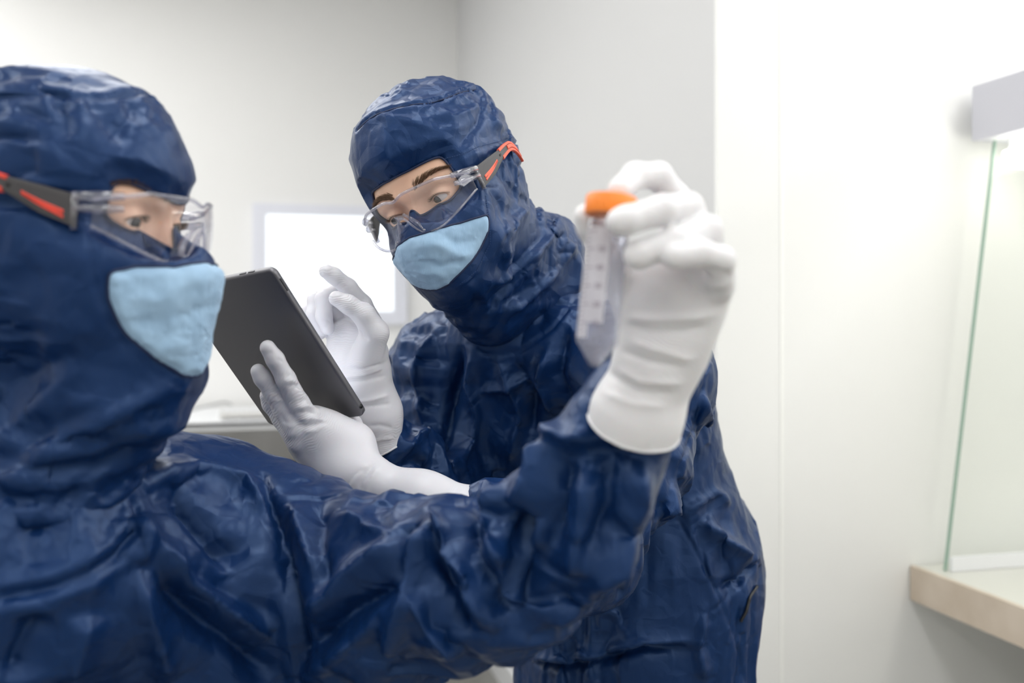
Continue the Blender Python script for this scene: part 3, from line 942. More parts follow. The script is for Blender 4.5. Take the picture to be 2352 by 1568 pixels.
def hood_finish(H, V, Q, skin, nkp, parent, zt, zb, xm, tight, strk, drop, seed, seams, name='hood'):
    """folds, seams and the eye opening of a hood; returns mesh and the opening test"""
    bv = bvh_of(V, Q)
    Lc = H.l(V)
    face = ramp(Lc[:, 1], 0.02, 0.07) * ramp(-Lc[:, 2], -0.075, -0.04) * ramp(Lc[:, 2], -0.15, -0.11)
    mk = 1 - tight * face
    mk = mk * frustum(V)
    ax = np.tile(H.R[:, 2], (len(V), 1))
    pg = patchy(V, 0.10, seed)
    nk = ramp(-Lc[:, 2], 0.04, 0.12)
    ex = (0.05 + 0.0 * nk) * pg
    ff, _ = folds_field(V, [(nkp[0], nkp[1], 'r')], 0.040, seed + 5, warp=1.6)
    V1 = wrinkle(V, Q, ex, 160, 0.002, 0.004 + 0.004 * nk, 0.006, 0.06, seed, 0.0015, ax, 0.05 * pg, np.clip(mk, 0.03, 1) * (frustum(V) > 0.01), (0.0060 * nk * pg * ff + 0.0012 * (1 - nk) * ff * pg) * mk)
    V1, Q = subdivide(V1, Q); V1 = lap_smooth(V1, Q, 2)
    bv = bvh_of(V1, Q)
    Lc = H.l(V1)
    face = ramp(Lc[:, 1], 0.02, 0.07) * ramp(-Lc[:, 2], -0.075, -0.04) * ramp(Lc[:, 2], -0.15, -0.11)
    mk = (1 - tight * face) * frustum(V1)
    V1 = V1 + normals(V1, Q) * (strokes(V1, Q, bv, strk) * (0.3 + 0.7 * mk))[:, None]
    V1 = wrinkle(V1, Q, 0.085 * patchy(V1, 0.05, seed + 1, 0, 1.8), 60, 0.003, 0.003, 0.003, 0.15, seed + 1, 0.0004, None, 0, np.clip(mk, 0.03, 1) * (frustum(V1) > 0.01))
    V1 = lap_smooth(V1, Q, 1)
    for L, dp, w, rg, rw in seams:
        V1 = groove(V1, Q, cast(bv, L, 6), dp, w, rg, rw)
    c = H.l(V1)[Q].mean(1)
    inside = (c[:, 1] > 0.02) & (np.abs(c[:, 0]) < xm) & (c[:, 2] < zt(c[:, 0])) & (c[:, 2] > zb(c[:, 0]))
    low = c[:, 2] < drop
    V2, Q2 = clean_select(V1, Q, ~(inside | low))
    V2 = smooth_loops(V2, Q2, 14)
    # the elastic edge of the eye opening lies close on the skin
    hb = bvh_of(*skin)
    for lp in loops_of(Q2):
        cl = H.l(V2[lp]).mean(0)
        if not (cl[1] > 0.03 and cl[2] > -0.03): continue
        dd = polydist(V2, np.vstack([V2[lp], V2[lp[:1]]]))
        for i in np.where(dd < 0.016)[0]:
            nr = hb.find_nearest(Vector(V2[i]))
            if nr[0] is None: continue
            tgt = np.array(nr[0]) + 0.0022 * np.array(nr[1]); k_ = (1 - dd[i] / 0.016) ** 0.8
            V2[i] = V2[i] * (1 - k_) + tgt * k_
        V2[lp] = smooth_loops(V2, Q2, 4)[lp]
    o = mesh_obj(name, V2, Q2, M_hood, parent)
    thicken(o, 0.0012)
    for lp in loops_of(Q2):
        X = V2[lp]; cl = H.l(X).mean(0)
        if cl[1] > 0.03 and cl[2] > -0.03:
            X = spline(np.vstack([X[::3], X[:1]]), 220)
            mb = MB(); mb.tube(X, 0.0014, 8, False); mb.build('opening_hem', M_seam, o, True)
    return V1, Q, V2, Q2, o, bv

ztL = lambda x: 0.030 - 0.012 * (1 - np.clip(np.abs(x) / 0.05, 0, 1) ** 2)
zbL = lambda x: -0.017 + 0.020 * np.exp(-(x / 0.011) ** 2) + 0.012 * ramp(np.abs(x), 0.04, 0.062)
strkL = [
    ([(0, 1010), (120, 900), (230, 800)], 0.006, 0.012), ([(0, 900), (150, 820), (300, 860)], -0.004, 0.010),
    ([(0, 1130), (150, 1000), (330, 930)], 0.008, 0.014), ([(10, 1060), (170, 960), (330, 900)], -0.005, 0.01),
    ([(120, 1170), (220, 1080), (330, 1010)], -0.004, 0.01), ([(140, 1300), (150, 1200), (230, 1100)], 0.006, 0.012),
    ([(0, 1290), (60, 1200), (130, 1120)], 0.005, 0.012),
    ([(135, 225), (150, 270), (150, 330)], -0.005, 0.008), ([(300, 225), (300, 260), (250, 330)], -0.004, 0.008), ([(205, 225), (215, 260)], -0.003, 0.006),
]
seamL = [([(-20, 222), (60, 216), (140, 222), (230, 226), (320, 218), (345, 226)], 0.0040, 0.0026, 0.0024, 0.009),
         ([(210, 470), (208, 560), (215, 640), (250, 740), (300, 810), (360, 860), (420, 890)], 0.0012, 0.002, 0.0006, 0.005),
         ([(0, 430), (100, 415), (190, 410), (260, 412)], 0.001, 0.002, 0.0006, 0.006)]
V1L, Q1L, V2L, Q2L, hoodL, bvHL = hood_finish(HL, VL, QL, headL, (P(300, 780, 0.80), P(50, 1200, 0.84)), PL, ztL, zbL, 0.062, 0.75, strkL, -0.33, 11, seamL)

def make_mask(H, V, Q, parent, test, seed, strk, lift=0.0025):
    """the pale panel over nose and mouth, taken along the hood surface and puffed outwards"""
    c = H.l(V)
    m = test(c)
    Q2 = Q[m[Q].all(1)]
    V2, Q2 = clean_select(V, Q2, np.ones(len(Q2), bool))
    V2 = smooth_loops(V2, Q2, 10)
    V2, Q2 = subdivide(V2, Q2)
    N = normals(V2, Q2)
    bnd = np.zeros(len(V2)); 
    for lp in loops_of(Q2): bnd[lp] = 1
    edge = np.clip(smooth_scalar(bnd, Q2, 14) * 3.5, 0, 1)
    V2 = V2 + N * (lift * (1 - edge) + 0.0012)[:, None]
    bv = bvh_of(V2, Q2)
    ini = strokes(V2, Q2, bv, strk)
    V3 = wrinkle(V2, Q2, 0.07, 60, 0.003, 0.004, 0.003, 0.10, seed, 0.0004, None, 0, np.clip(1 - edge, 0.02, 1), ini)
    o = mesh_obj('face_mask', V3, Q2, M_mask, parent)
    thicken(o, 0.0008)
    for lp in loops_of(Q2):
        X = V3[lp]; X = spline(np.vstack([X[::4], X[:1]]), 260)
        mb = MB(); mb.tube(X, 0.0012, 6, False); mb.build('mask_piping', M_seam, o, True)
    return o
def mask_test(c, jaw=1.0):
    x, y, z = c.T
    z = np.where(z < -0.045, -0.045 + (z + 0.045) / jaw, z)
    lim = 0.070 * np.clip(1 - np.clip((-z - 0.035) / 0.092, 0, 1) ** 1.7, 0, 1) ** 0.6
    return (y > 0.03) & (z < -0.029 - 0.15 * np.abs(x)) & (z > -0.126) & (np.abs(x) < lim)
make_mask(HL, V1L, Q1L, PL, mask_test, 5, [([(290, 690), (370, 690), (440, 640), (490, 640)], 0.003, 0.006), ([(290, 750), (380, 730), (440, 720), (500, 700)], -0.003, 0.006), ([(385, 640), (395, 690), (385, 760)], 0.003, 0.006), ([(340, 820), (400, 790), (440, 800)], 0.003, 0.006)], 0.004)

# coverall of the left person
armL = [q(500, 1190, 1.03, 160), q(640, 1275, 1.01, 188), q(900, 1362, 0.93, 200), q(1050, 1340, 0.88, 172), q(1175, 1325, 0.84, 148), q(1312, 1190, 0.81, 138), q(1385, 1070, 0.79, 108), q(1432, 960, 0.78, 90), q(1455, 900, 0.775, 80)]
lo = np.array([-0.95, 0.45, 0.0]); hi = np.array([0.28, 1.25, 1.42 + 0.0])
ca = np.array([-0.317, 0.985, 0]); cb = np.array([-0.475, 0.835, 0])
def bodyL(fd):
    z = ZC
    fd.rc(ca + (0, 0, z - 0.30), 0.125, ca + (0, 0, z - 0.62), 0.125, 0.04)
    fd.rc(cb + (0, 0, z - 0.30), 0.125, cb + (0, 0, z - 0.62), 0.125, 0.06)
    fd.rc(ca + (0, 0, z - 0.62), 0.125, ca + (-0.02, -0.02, z - 0.80), 0.13, 0.03)
    fd.rc(cb + (0, 0, z - 0.62), 0.125, cb + (0.02, 0.02, z - 0.80), 0.13, 0.06)
    fd.rc(P(330, 1190, 0.98), 0.075, *armL[0], 0.05)
    fd.rc(P(120, 1250, 0.86), 0.085, P(330, 1190, 0.98), 0.075, 0.05)
    fd.rc(P(60, 1330, 0.83), 0.09, P(420, 1330, 0.96), 0.10, 0.04)
    fd.rc((-0.61, 0.70, z - 0.22), 0.075, (-0.48, 0.80, z - 0.22), 0.09, 0.05)
    fd.rc((-0.63, 0.68, z - 0.24), 0.08, (-0.62, 0.62, z - 0.52), 0.06, 0.04)
    fd.rc((-0.62, 0.62, z - 0.52), 0.06, (-0.50, 0.62, z - 0.72), 0.045, 0.03)
fd = Field((-0.80, 0.50, ZC - 0.78), (0.22, 1.20, ZC + 0.0), 0.0115)
bodyL(fd)
fd.chain(armL, 0.035)
fd.rc(*q(620, 1470, 0.99, 130), *q(850, 1450, 0.94, 140), 0.04)
fd.rc(*q(405, 1078, 0.98, 56), *q(540, 1100, 1.0, 52), 0.012)
V, Q = fd.mesh(); V = lap_smooth(V, Q, 2)
segs = [(armL[i][0], armL[i + 1][0], 'r') for i in range(len(armL) - 1)] + [(ca + (0, 0, ZC - 0.3), ca + (0, 0, ZC - 0.8), 'v'), (cb + (0, 0, ZC - 0.3), cb + (0, 0, ZC - 0.8), 'v')]
foldsL = [
    ([(690, 1568), (680, 1440), (650, 1300), (640, 1200), (600, 1100)], -0.009, 0.008),
    ([(330, 1100), (440, 1080), (560, 1110), (640, 1190)], 0.006, 0.012), ([(390, 1120), (450, 1180), (520, 1270), (530, 1320)], -0.009, 0.012),
    ([(340, 1230), (420, 1330), (520, 1400), (640, 1470)], 0.009, 0.012), ([(340, 1290), (430, 1400), (560, 1500), (640, 1568)], -0.008, 0.010),
    ([(300, 1300), (330, 1400), (400, 1568)], 0.006, 0.012), ([(100, 1400), (60, 1480), (20, 1568)], -0.007, 0.014), ([(200, 1400), (150, 1568)], 0.006, 0.015),
    ([(400, 1300), (480, 1340), (640, 1430)], -0.004, 0.012), ([(290, 1200), (330, 1240), (310, 1300)], 0.006, 0.01),
    ([(735, 1150), (730, 1250), (760, 1400)], -0.006, 0.010), ([(660, 1150), (700, 1230), (740, 1330)], 0.006, 0.010),
    ([(700, 1420), (800, 1330), (940, 1240)], 0.008, 0.012), ([(700, 1500), (820, 1400), (950, 1330)], -0.008, 0.010), ([(720, 1540), (850, 1440), (930, 1330)], 0.006, 0.01),
    ([(770, 1180), (860, 1220), (950, 1230)], 0.006, 0.01), ([(860, 1180), (900, 1220), (960, 1230)], -0.004, 0.008),
    ([(985, 1200), (975, 1260), (960, 1340), (930, 1420), (900, 1500)], 0.010, 0.010), ([(955, 1200), (945, 1280), (930, 1350)], -0.010, 0.007),
    ([(1010, 1170), (1060, 1280), (1110, 1400), (1170, 1450)], 0.012, 0.013), ([(1000, 1250), (1040, 1360), (1080, 1470)], -0.011, 0.010),
    ([(1090, 1180), (1090, 1280), (1150, 1400), (1210, 1430)], -0.010, 0.010), ([(970, 1340), (1010, 1450), (1060, 1500)], 0.009, 0.012),
    ([(1150, 1110), (1130, 1200), (1150, 1320)], 0.010, 0.012), ([(1200, 1130), (1190, 1250), (1230, 1380), (1290, 1380)], -0.009, 0.011),
    ([(1260, 980), (1240, 1080), (1180, 1180)], 0.008, 0.012), ([(1300, 1020), (1290, 1140), (1260, 1300)], -0.008, 0.012),
    ([(1340, 1060), (1340, 1180), (1300, 1330)], 0.007, 0.012), ([(1400, 1020), (1400, 1160), (1340, 1300)], -0.007, 0.012), ([(1470, 1040), (1460, 1150), (1380, 1330)], 0.007, 0.013),
    ([(1230, 980), (1320, 1010), (1370, 1000)], 0.007, 0.009), ([(1300, 1040), (1400, 1035), (1480, 1060)], -0.006, 0.008),
    ([(1090, 1160), (1200, 1200), (1280, 1160)], -0.004, 0.008), ([(1260, 1440), (1380, 1320), (1450, 1230)], 0.006, 0.01),
]
arm_w = lambda V: 0.5 + 0.8 * ramp(V[:, 0], -0.27, -0.20)
V1, Q = cloth(V, Q, segs, foldsL, 21, 0.03, 0.08, 0.05)
bv = bvh_of(V1, Q)
V1 = groove(V1, Q, cast(bv, [(605, 1095), (640, 1200), (655, 1310), (678, 1440), (690, 1566)], 6), 0.002, 0.003, 0.0015, 0.008)
V1 = groove(V1, Q, cast(bv, [(0, 1372), (100, 1355), (200, 1320), (265, 1275), (305, 1220)], 6), 0.006, 0.005, 0.004, 0.010)
V1 = groove(V1, Q, cast(bv, [(305, 1150), (318, 1200), (325, 1260)], 6), 0.002, 0.004, 0.0015, 0.008)
covL = mesh_obj('coverall', V1, Q, M_suit, PL)
bvCL = bvh_of(V1, Q)
# legs of the coverall below the frame, and overshoes, as the same person stands
fd = Field((-0.75, 0.55, 0.02), (-0.10, 1.20, ZC - 0.74), 0.012)
fd.rc((-0.335, 0.965, ZC - 0.78), 0.13, (-0.34, 0.97, 0.55), 0.10, 0.05)
fd.rc((-0.46, 0.85, ZC - 0.78), 0.13, (-0.50, 0.83, 0.55), 0.10, 0.05)
fd.rc((-0.34, 0.97, 0.55), 0.10, (-0.33, 0.98, 0.10), 0.075, 0.03)
fd.rc((-0.50, 0.83, 0.55), 0.10, (-0.51, 0.82, 0.10), 0.075, 0.03)
V, Q = fd.mesh(); V = lap_smooth(V, Q, 4)
tr_ = mesh_obj('trousers', V, Q, M_suit, PL)
def overshoe(x, y, dx, dy, parent):
    fd = Field((x - 0.2, y - 0.2, -0.02), (x + 0.26, y + 0.2, 0.2), 0.007)
    fd.rc((x, y, 0.06), 0.05, (x + dx * 0.16, y + dy * 0.16, 0.035), 0.035, 0.03)
    fd.rc((x, y, 0.06), 0.055, (x, y, 0.15), 0.06, 0.03)
    fd.cut((x, y, 0.0), (0, 0, -1))
    V, Q = fd.mesh(); V = lap_smooth(V, Q, 2)
    mesh_obj('overshoe', V, Q, M_suit, parent)
overshoe(-0.33, 0.98, 0.75, -0.66, PL); overshoe(-0.51, 0.82, 0.75, -0.66, PL)

# ================================================================== the person on the right
PR = empty('person', (0.17, 1.45, 0))
tag(PR, 'person behind in navy coverall leaning over a tablet and pointing at it', 'person')
HR = Head((-0.401, -0.889, -0.223), (-0.410, -0.0436, 0.9115), (-0.0746, 1.2157, 0.1437), 0.68, -0.016, 0.74)
headR = add_head(HR, PR, (0.55, 1.0, -0.38), P(1180, 660, 1.36))
fd = Field((-0.26, 1.00, ZC - 0.10), (0.17, 1.50, ZC + 0.33), 0.0064)
head_sdf(fd, HR, 0.010, False)
fd.ell(HR.w((0, -0.010, 0.066)), (0.090, 0.116, 0.082), HR.R, 0.02)
fd.rc(HR.w((0.0, 0.05, 0.064)), 0.056, HR.w((0, -0.05, 0.08)), 0.058, 0.02)
fd.rc(*q(1085, 470, 1.26, 115), *q(1130, 600, 1.30, 120), 0.04)
fd.rc(*q(1130, 600, 1.30, 120), *q(1190, 690, 1.36, 115), 0.04)
fd.rc(*q(1180, 560, 1.33, 90), *q(1265, 565, 1.38, 72), 0.03)
fd.rc(*q(1220, 600, 1.34, 80), *q(1265, 640, 1.36, 80), 0.03)
fd.rc(*q(1030, 640, 1.20, 50), *q(1120, 720, 1.28, 70), 0.04)
V, Q = fd.mesh(); V = lap_smooth(V, Q, 2)
ztR = lambda x: 0.043 + 0 * x
zbR = lambda x: -0.013 + 0.015 * np.exp(-(x / 0.015) ** 2) + 0.008 * ramp(np.abs(x), 0.04, 0.062)
strkR = [
    ([(1215, 470), (1150, 540), (1110, 620)], 0.007, 0.010), ([(1290, 500), (1230, 580), (1150, 640), (1080, 660)], 0.010, 0.012),
    ([(1320, 560), (1260, 640), (1190, 700), (1120, 720)], 0.009, 0.012), ([(1250, 540), (1190, 600), (1130, 650)], -0.007, 0.009),
    ([(1300, 590), (1230, 660), (1150, 700)], -0.007, 0.009), ([(1130, 560), (1090, 640), (1090, 720)], -0.005, 0.008),
    ([(1180, 510), (1160, 560), (1170, 600)], 0.005, 0.008), ([(1060, 640), (1110, 680), (1120, 730)], 0.005, 0.008),
    ([(860, 270), (930, 275), (1010, 300), (1080, 290)], 0.003, 0.007), ([(1110, 215), (1100, 280), (1060, 330), (1050, 370)], -0.004, 0.006),
    ([(1110, 250), (1150, 290), (1170, 330)], 0.003, 0.006), ([(900, 300), (950, 330), (1040, 330)], -0.002, 0.007), ([(1000, 240), (1040, 270), (1110, 240)], 0.003, 0.005),
    ([(1120, 430), (1150, 470), (1160, 520)], -0.003, 0.007), ([(1190, 430), (1180, 470), (1200, 500)], 0.003, 0.007),
]
crownR = [(822, 300), (840, 280), (862, 265), (905, 250), (950, 240), (985, 238), (1020, 228), (1060, 212), (1100, 205), (1118, 200)]
bandR = [(872, 424), (950, 392), (1010, 371), (1063, 357), (1100, 340), (1140, 330), (1180, 318)]
seamR = [(crownR, 0.0042, 0.0020, 0.0024, 0.008),
         (bandR, 0.0010, 0.0016, 0.0008, 0.006),
         ([(1112, 440), (1120, 500), (1122, 560), (1090, 620), (1050, 650), (1000, 665)], 0.001, 0.0018, 0.0008, 0.006),
         ([(1132, 440), (1140, 500), (1140, 560), (1105, 630), (1060, 660)], 0.001, 0.0018, 0, 0.006)]
V1R, Q1R, V2R, Q2R, hoodR, bvHR = hood_finish(HR, V, Q, headR, (P(1060, 460, 1.22), P(1290, 720, 1.36)), PR, ztR, zbR, 0.061, 0.75, strkR, -0.40, 12, seamR)

make_mask(HR, V1R, Q1R, PR, lambda c: mask_test(c, 0.62), 6, [([(945, 570), (1000, 560), (1060, 590), (1090, 575)], 0.004, 0.004), ([(960, 600), (1010, 612), (1060, 600), (1100, 610)], -0.004, 0.004), ([(1010, 530), (1050, 560), (1100, 550)], -0.003, 0.004), ([(960, 630), (1000, 625), (1040, 650)], 0.003, 0.004)], 0.002)

armRl = [q(1490, 870, 1.28, 135), q(1440, 1060, 1.20, 128), q(1340, 1270, 1.10, 112), q(1200, 1230, 1.08, 95), q(1140, 1185, 1.08, 80)]
armRr = [q(1045, 860, 1.46, 140), q(1030, 1000, 1.43, 125), q(1010, 1120, 1.36, 105), q(950, 1090, 1.28, 90), q(905, 1045, 1.23, 62), q(885, 1000, 1.21, 45)]
fd = Field((-0.30, 0.98, ZC - 0.72), (0.60, 1.70, ZC + 0.10), 0.0115)
sqd = ((0.35, 1, 0), 0.72)
fd.rc(*q(1190, 830, 1.40, 150), *q(1330, 900, 1.44, 220), 0.05, sq=sqd)
fd.rc(*q(1130, 900, 1.43, 190), *q(1380, 1000, 1.44, 240), 0.05, sq=sqd)
fd.rc(*q(1380, 1000, 1.44, 245), *q(1450, 1300, 1.46, 272), 0.05, sq=sqd)
fd.rc(*q(1450, 1300, 1.46, 272), *q(1460, 1800, 1.46, 282), 0.05, sq=sqd)
fd.rc(*q(1250, 980, 1.43, 220), *q(1380, 1260, 1.44, 220), 0.05, sq=sqd)
fd.rc(*q(1200, 780, 1.38, 120), *armRl[0], 0.05)
fd.rc(*q(1160, 790, 1.40, 110), *armRr[0], 0.05)
fd.rc(*q(1150, 760, 1.36, 105), *q(1260, 700, 1.38, 100), 0.03)
fd.chain(armRl, 0.03)
fd.chain(armRr, 0.03)
V, Q = fd.mesh(); V = lap_smooth(V, Q, 2)
segs = [(armRl[i][0], armRl[i + 1][0], 'r') for i in range(4)] + [(armRr[i][0], armRr[i + 1][0], 'r') for i in range(5)] + [(P(1150, 830, 1.42), P(1350, 1100, 1.44), 'v'), (P(1400, 900, 1.44), P(1460, 1700, 1.46), 'v')]
foldsR = [
    ([(1000, 760), (960, 850), (970, 960), (1000, 1080)], 0.007, 0.010), ([(1060, 780), (1040, 900), (1030, 1000), (1060, 1100)], -0.008, 0.010),
    ([(1090, 800), (1080, 880), (1100, 960), (1060, 1060)], 0.007, 0.009), ([(1140, 820), (1170, 880), (1200, 950), (1170, 1060)], 0.006, 0.009),
    ([(1180, 830), (1230, 900), (1220, 1000)], -0.006, 0.008), ([(1260, 800), (1240, 880), (1280, 960)], 0.006, 0.009), ([(1300, 760), (1280, 860), (1310, 940)], -0.006, 0.009),
    ([(1100, 900), (1180, 880), (1240, 860)], 0.004, 0.007), ([(930, 870), (960, 910), (1010, 930)], -0.004, 0.008),
    ([(905, 1050), (960, 1000), (1000, 1000)], 0.006, 0.008), ([(900, 1080), (960, 1060), (1010, 1090)], -0.005, 0.008),
    ([(1520, 1150), (1600, 1220), (1700, 1350)], 0.009, 0.014), ([(1490, 1230), (1580, 1310), (1650, 1400)], -0.006, 0.014),
    ([(1545, 1170), (1600, 1260), (1660, 1380), (1690, 1470)], -0.006, 0.008), ([(1600, 900), (1640, 1050), (1700, 1200)], 0.006, 0.012),
    ([(1600, 1190), (1660, 1240), (1730, 1290)], 0.007, 0.010), ([(1650, 1350), (1700, 1340), (1740, 1300)], -0.007, 0.010),
    ([(1560, 1180), (1640, 1130), (1680, 1160)], 0.004, 0.01), ([(1430, 1310), (1430, 1400), (1440, 1500)], -0.004, 0.008),
    ([(1200, 1510), (1300, 1530), (1400, 1510), (1480, 1490), (1600, 1490)], -0.010, 0.008), ([(1200, 1495), (1300, 1512), (1400, 1492), (1480, 1470), (1600, 1468)], 0.008, 0.010),
    ([(1620, 1400), (1600, 1480), (1620, 1568)], 0.005, 0.01), ([(1300, 1420), (1340, 1480), (1350, 1568)], 0.003, 0.012),
]
V1, Q = cloth(V, Q, segs, foldsR, 31, 0.03, 0.08, 0.06, amp=0.004, lam=0.05, d0=0.008)
bv = bvh_of(V1, Q)
for L in ([(1545, 1170), (1600, 1270), (1650, 1370), (1690, 1470), (1700, 1566)], [(1640, 1400), (1660, 1380), (1740, 1290)], [(1075, 790), (1110, 812), (1150, 815), (1200, 805), (1270, 755), (1320, 690)], [(1700, 1400), (1690, 1470), (1710, 1566)], [(1625, 830), (1600, 960), (1560, 1080)]):
    V1 = groove(V1, Q, cast(bv, L, 6), 0.002, 0.0028, 0.001, 0.007)
covR = mesh_obj('coverall', V1, Q, M_suit, PR)
bvCR = bvh_of(V1, Q)
fd = Field((-0.05, 1.15, 0.02), (0.45, 1.75, ZC - 0.66), 0.012)
fd.rc((0.12, 1.44, ZC - 0.72), 0.14, (0.08, 1.40, 0.55), 0.10, 0.05)
fd.rc((0.25, 1.47, ZC - 0.72), 0.14, (0.28, 1.46, 0.55), 0.10, 0.05)
fd.rc((0.08, 1.40, 0.55), 0.10, (0.08, 1.42, 0.10), 0.075, 0.03)
fd.rc((0.28, 1.46, 0.55), 0.10, (0.29, 1.49, 0.10), 0.075, 0.03)
V, Q = fd.mesh(); V = lap_smooth(V, Q, 4)
mesh_obj('trousers', V, Q, M_suit, PR)
overshoe(0.08, 1.42, -0.6, -0.8, PR); overshoe(0.29, 1.49, -0.6, -0.8, PR)
# pocket zip at the hip
L = cast(bvCR, [(1738, 1345), (1722, 1368), (1712, 1405), (1700, 1425)], 4)
if len(L) > 2:
    mb = MB(); mb.tube(L + np.array([0, -0.003, 0]), 0.0022, 6); zp = mb.build('pocket_zip', M_dark, covR, True)

# ------------------------------------------------------------------ gloved hands
def hand_mesh(lo, hi, h, chains, palms, cutp, cutn, ks=0.004, sm=2, pre=None):
    fd = Field(lo, hi, h)
    if pre: pre(fd)
    for a, b, k in palms: fd.rc(*a, *b, k)
    for ch in chains:
        sub = Field.__new__(Field)
        fd.chain(ch, ks)
    fd.cut(cutp, cutn)
    V, Q = fd.mesh(); V = lap_smooth(V, Q, sm)
    return V, Q

def finish_glove(V, Q, parent, material, axis, cutp, cutn, lines, wr, seed, ex=0.05, aex=0.1, lines_amp=1.0):
    """wrinkles at wrist and knuckles; the cuff end is opened and gets its rolled bead"""
    cutn = np.array(cutn, float); cutn /= np.linalg.norm(cutn)
    N = normals(V, Q)
    bv = bvh_of(V, Q)
    d = -(V - cutp) @ cutn             # distance from the cuff
    m = ramp(d, 0.0, 0.01) * ramp(-d, -wr[1], -wr[0])
    ini = strokes(V, Q, bv, lines)
    A = np.tile(axis / np.linalg.norm(axis), (len(V), 1))
    V1 = wrinkle(V, Q, ex * 0.4, 60, 0.0012, 0.0020, 0.003, 0.45, seed, 0.0003, A, aex, np.clip(m, 0.06, 1))
    V1 = V1 + normals(V1, Q) * (1.9 * smooth_scalar(ini, Q, 1))[:, None]
    c = V1[Q].mean(1)
    nf = np.cross(V1[Q[:, 2]] - V1[Q[:, 0]], V1[Q[:, 3]] - V1[Q[:, 1]]); nf /= np.linalg.norm(nf, axis=1, keepdims=True) + 1e-12
    capf = (np.abs((c - cutp) @ cutn) < 0.004) & (nf @ cutn > 0.6)
    V2, Q2 = clean_select(V1, Q, ~capf)
    V2 = smooth_loops(V2, Q2, 10)
    o = mesh_obj('glove', V2, Q2, material, parent)
    best = max(loops_of(Q2), key=len, default=None)
    if best:
        X = V2[best]; X = spline(np.vstack([X[::4], X[:1]]), 160)
        mb = MB(); mb.tube(X, 0.0013, 8, False); mb.build('cuff_bead', material, o, True)
    return o, V2, Q2

# --- left person's left hand, raised, holding the tube
def zq(x, y, Y, rmm): return (P(1280 + 0.4272 * x, 350 + 0.4273 * y, Y), rmm / 1000.0)
index = [zq(690, 430, 0.735, 11.5), zq(640, 250, 0.742, 10.5), zq(545, 125, 0.738, 10.0), zq(420, 125, 0.722, 9.8), zq(335, 205, 0.702, 9.0)]
middle = [zq(770, 470, 0.715, 12), zq(700, 300, 0.690, 11), zq(560, 310, 0.668, 10.2), zq(370, 365, 0.655, 9.6), zq(335, 375, 0.654, 9.2)]
ring = [zq(830, 590, 0.705, 12), zq(800, 420, 0.682, 10.8), zq(640, 480, 0.665, 10.0), zq(440, 550, 0.662, 9.2), zq(430, 553, 0.662, 9.0)]
pinky = [zq(870, 720, 0.690, 11), zq(875, 580, 0.668, 9.8), zq(780, 548, 0.660, 9.2), zq(630, 560, 0.656, 8.8)]
thumb = [zq(500, 980, 0.735, 17), zq(400, 800, 0.735, 14), zq(270, 580, 0.718, 11), zq(180, 400, 0.707, 9.8), zq(160, 345, 0.704, 9.4)]
palms = [(zq(560, 1080, 0.735, 27), zq(640, 760, 0.725, 27), 0.02), (zq(640, 760, 0.725, 27), zq(720, 600, 0.722, 22), 0.02),
         (zq(720, 950, 0.715, 17), zq(830, 690, 0.700, 16), 0.02), (zq(560, 1000, 0.735, 24), zq(500, 820, 0.735, 20), 0.02),
         (zq(500, 820, 0.735, 20), zq(640, 480, 0.738, 14), 0.02), (zq(560, 1080, 0.735, 28.0), zq(430, 1400, 0.750, 33.5), 0.02), (zq(430, 1400, 0.750, 33.5), zq(380, 1560, 0.758, 35), 0.01), (zq(640, 560, 0.735, 15), zq(800, 620, 0.71, 14), 0.015)]
cp = P(1280 + 0.4272 * 375, 350 + 0.4273 * 1445, 0.755); cn = P(1280 + 0.4272 * 320, 350 + 0.4273 * 1580, 0.768) - P(1280 + 0.4272 * 560, 350 + 0.4273 * 1080, 0.735)
cn = cn / np.linalg.norm(cn) + np.array([0.12, 0.10, -0.1])
V, Q = hand_mesh(P(1300, 1040, 0.72) - (0.05, 0.10, 0.05), P(1740, 340, 0.74) + 0.08, 0.0016, [index, middle, ring, pinky, thumb], palms, cp, cn)
linesA = []
Z4 = lambda pts: [(1280 + 0.4272 * x, 350 + 0.4273 * y) for x, y in pts]
for L, a in (([(360, 890), (520, 900), (700, 890), (860, 870)], 1.6), ([(370, 930), (500, 960), (680, 960), (830, 930)], -1.5), ([(380, 1010), (500, 1050), (700, 1110), (760, 1100)], 1.2), ([(330, 1060), (480, 1120), (690, 1160)], -1.4),
             ([(320, 1160), (450, 1230), (690, 1240)], 1.2), ([(270, 1180), (420, 1280), (650, 1300)], -1.2), ([(250, 1290), (400, 1350), (600, 1370)], 1.0), ([(780, 620), (850, 650), (930, 655)], -1.8), ([(780, 690), (850, 710), (930, 700)], 1.2), ([(680, 660), (740, 740), (800, 770)], -1.5)):
    linesA.append((Z4(L), a / 1000, 0.0030))
gl, _, _ = finish_glove(V, Q, PL, M_glove2, P(1536, 811, 0.735) - P(1440, 960, 0.755), cp, cn, linesA, (0.09, 0.15), 41, 0.05, 0.10)

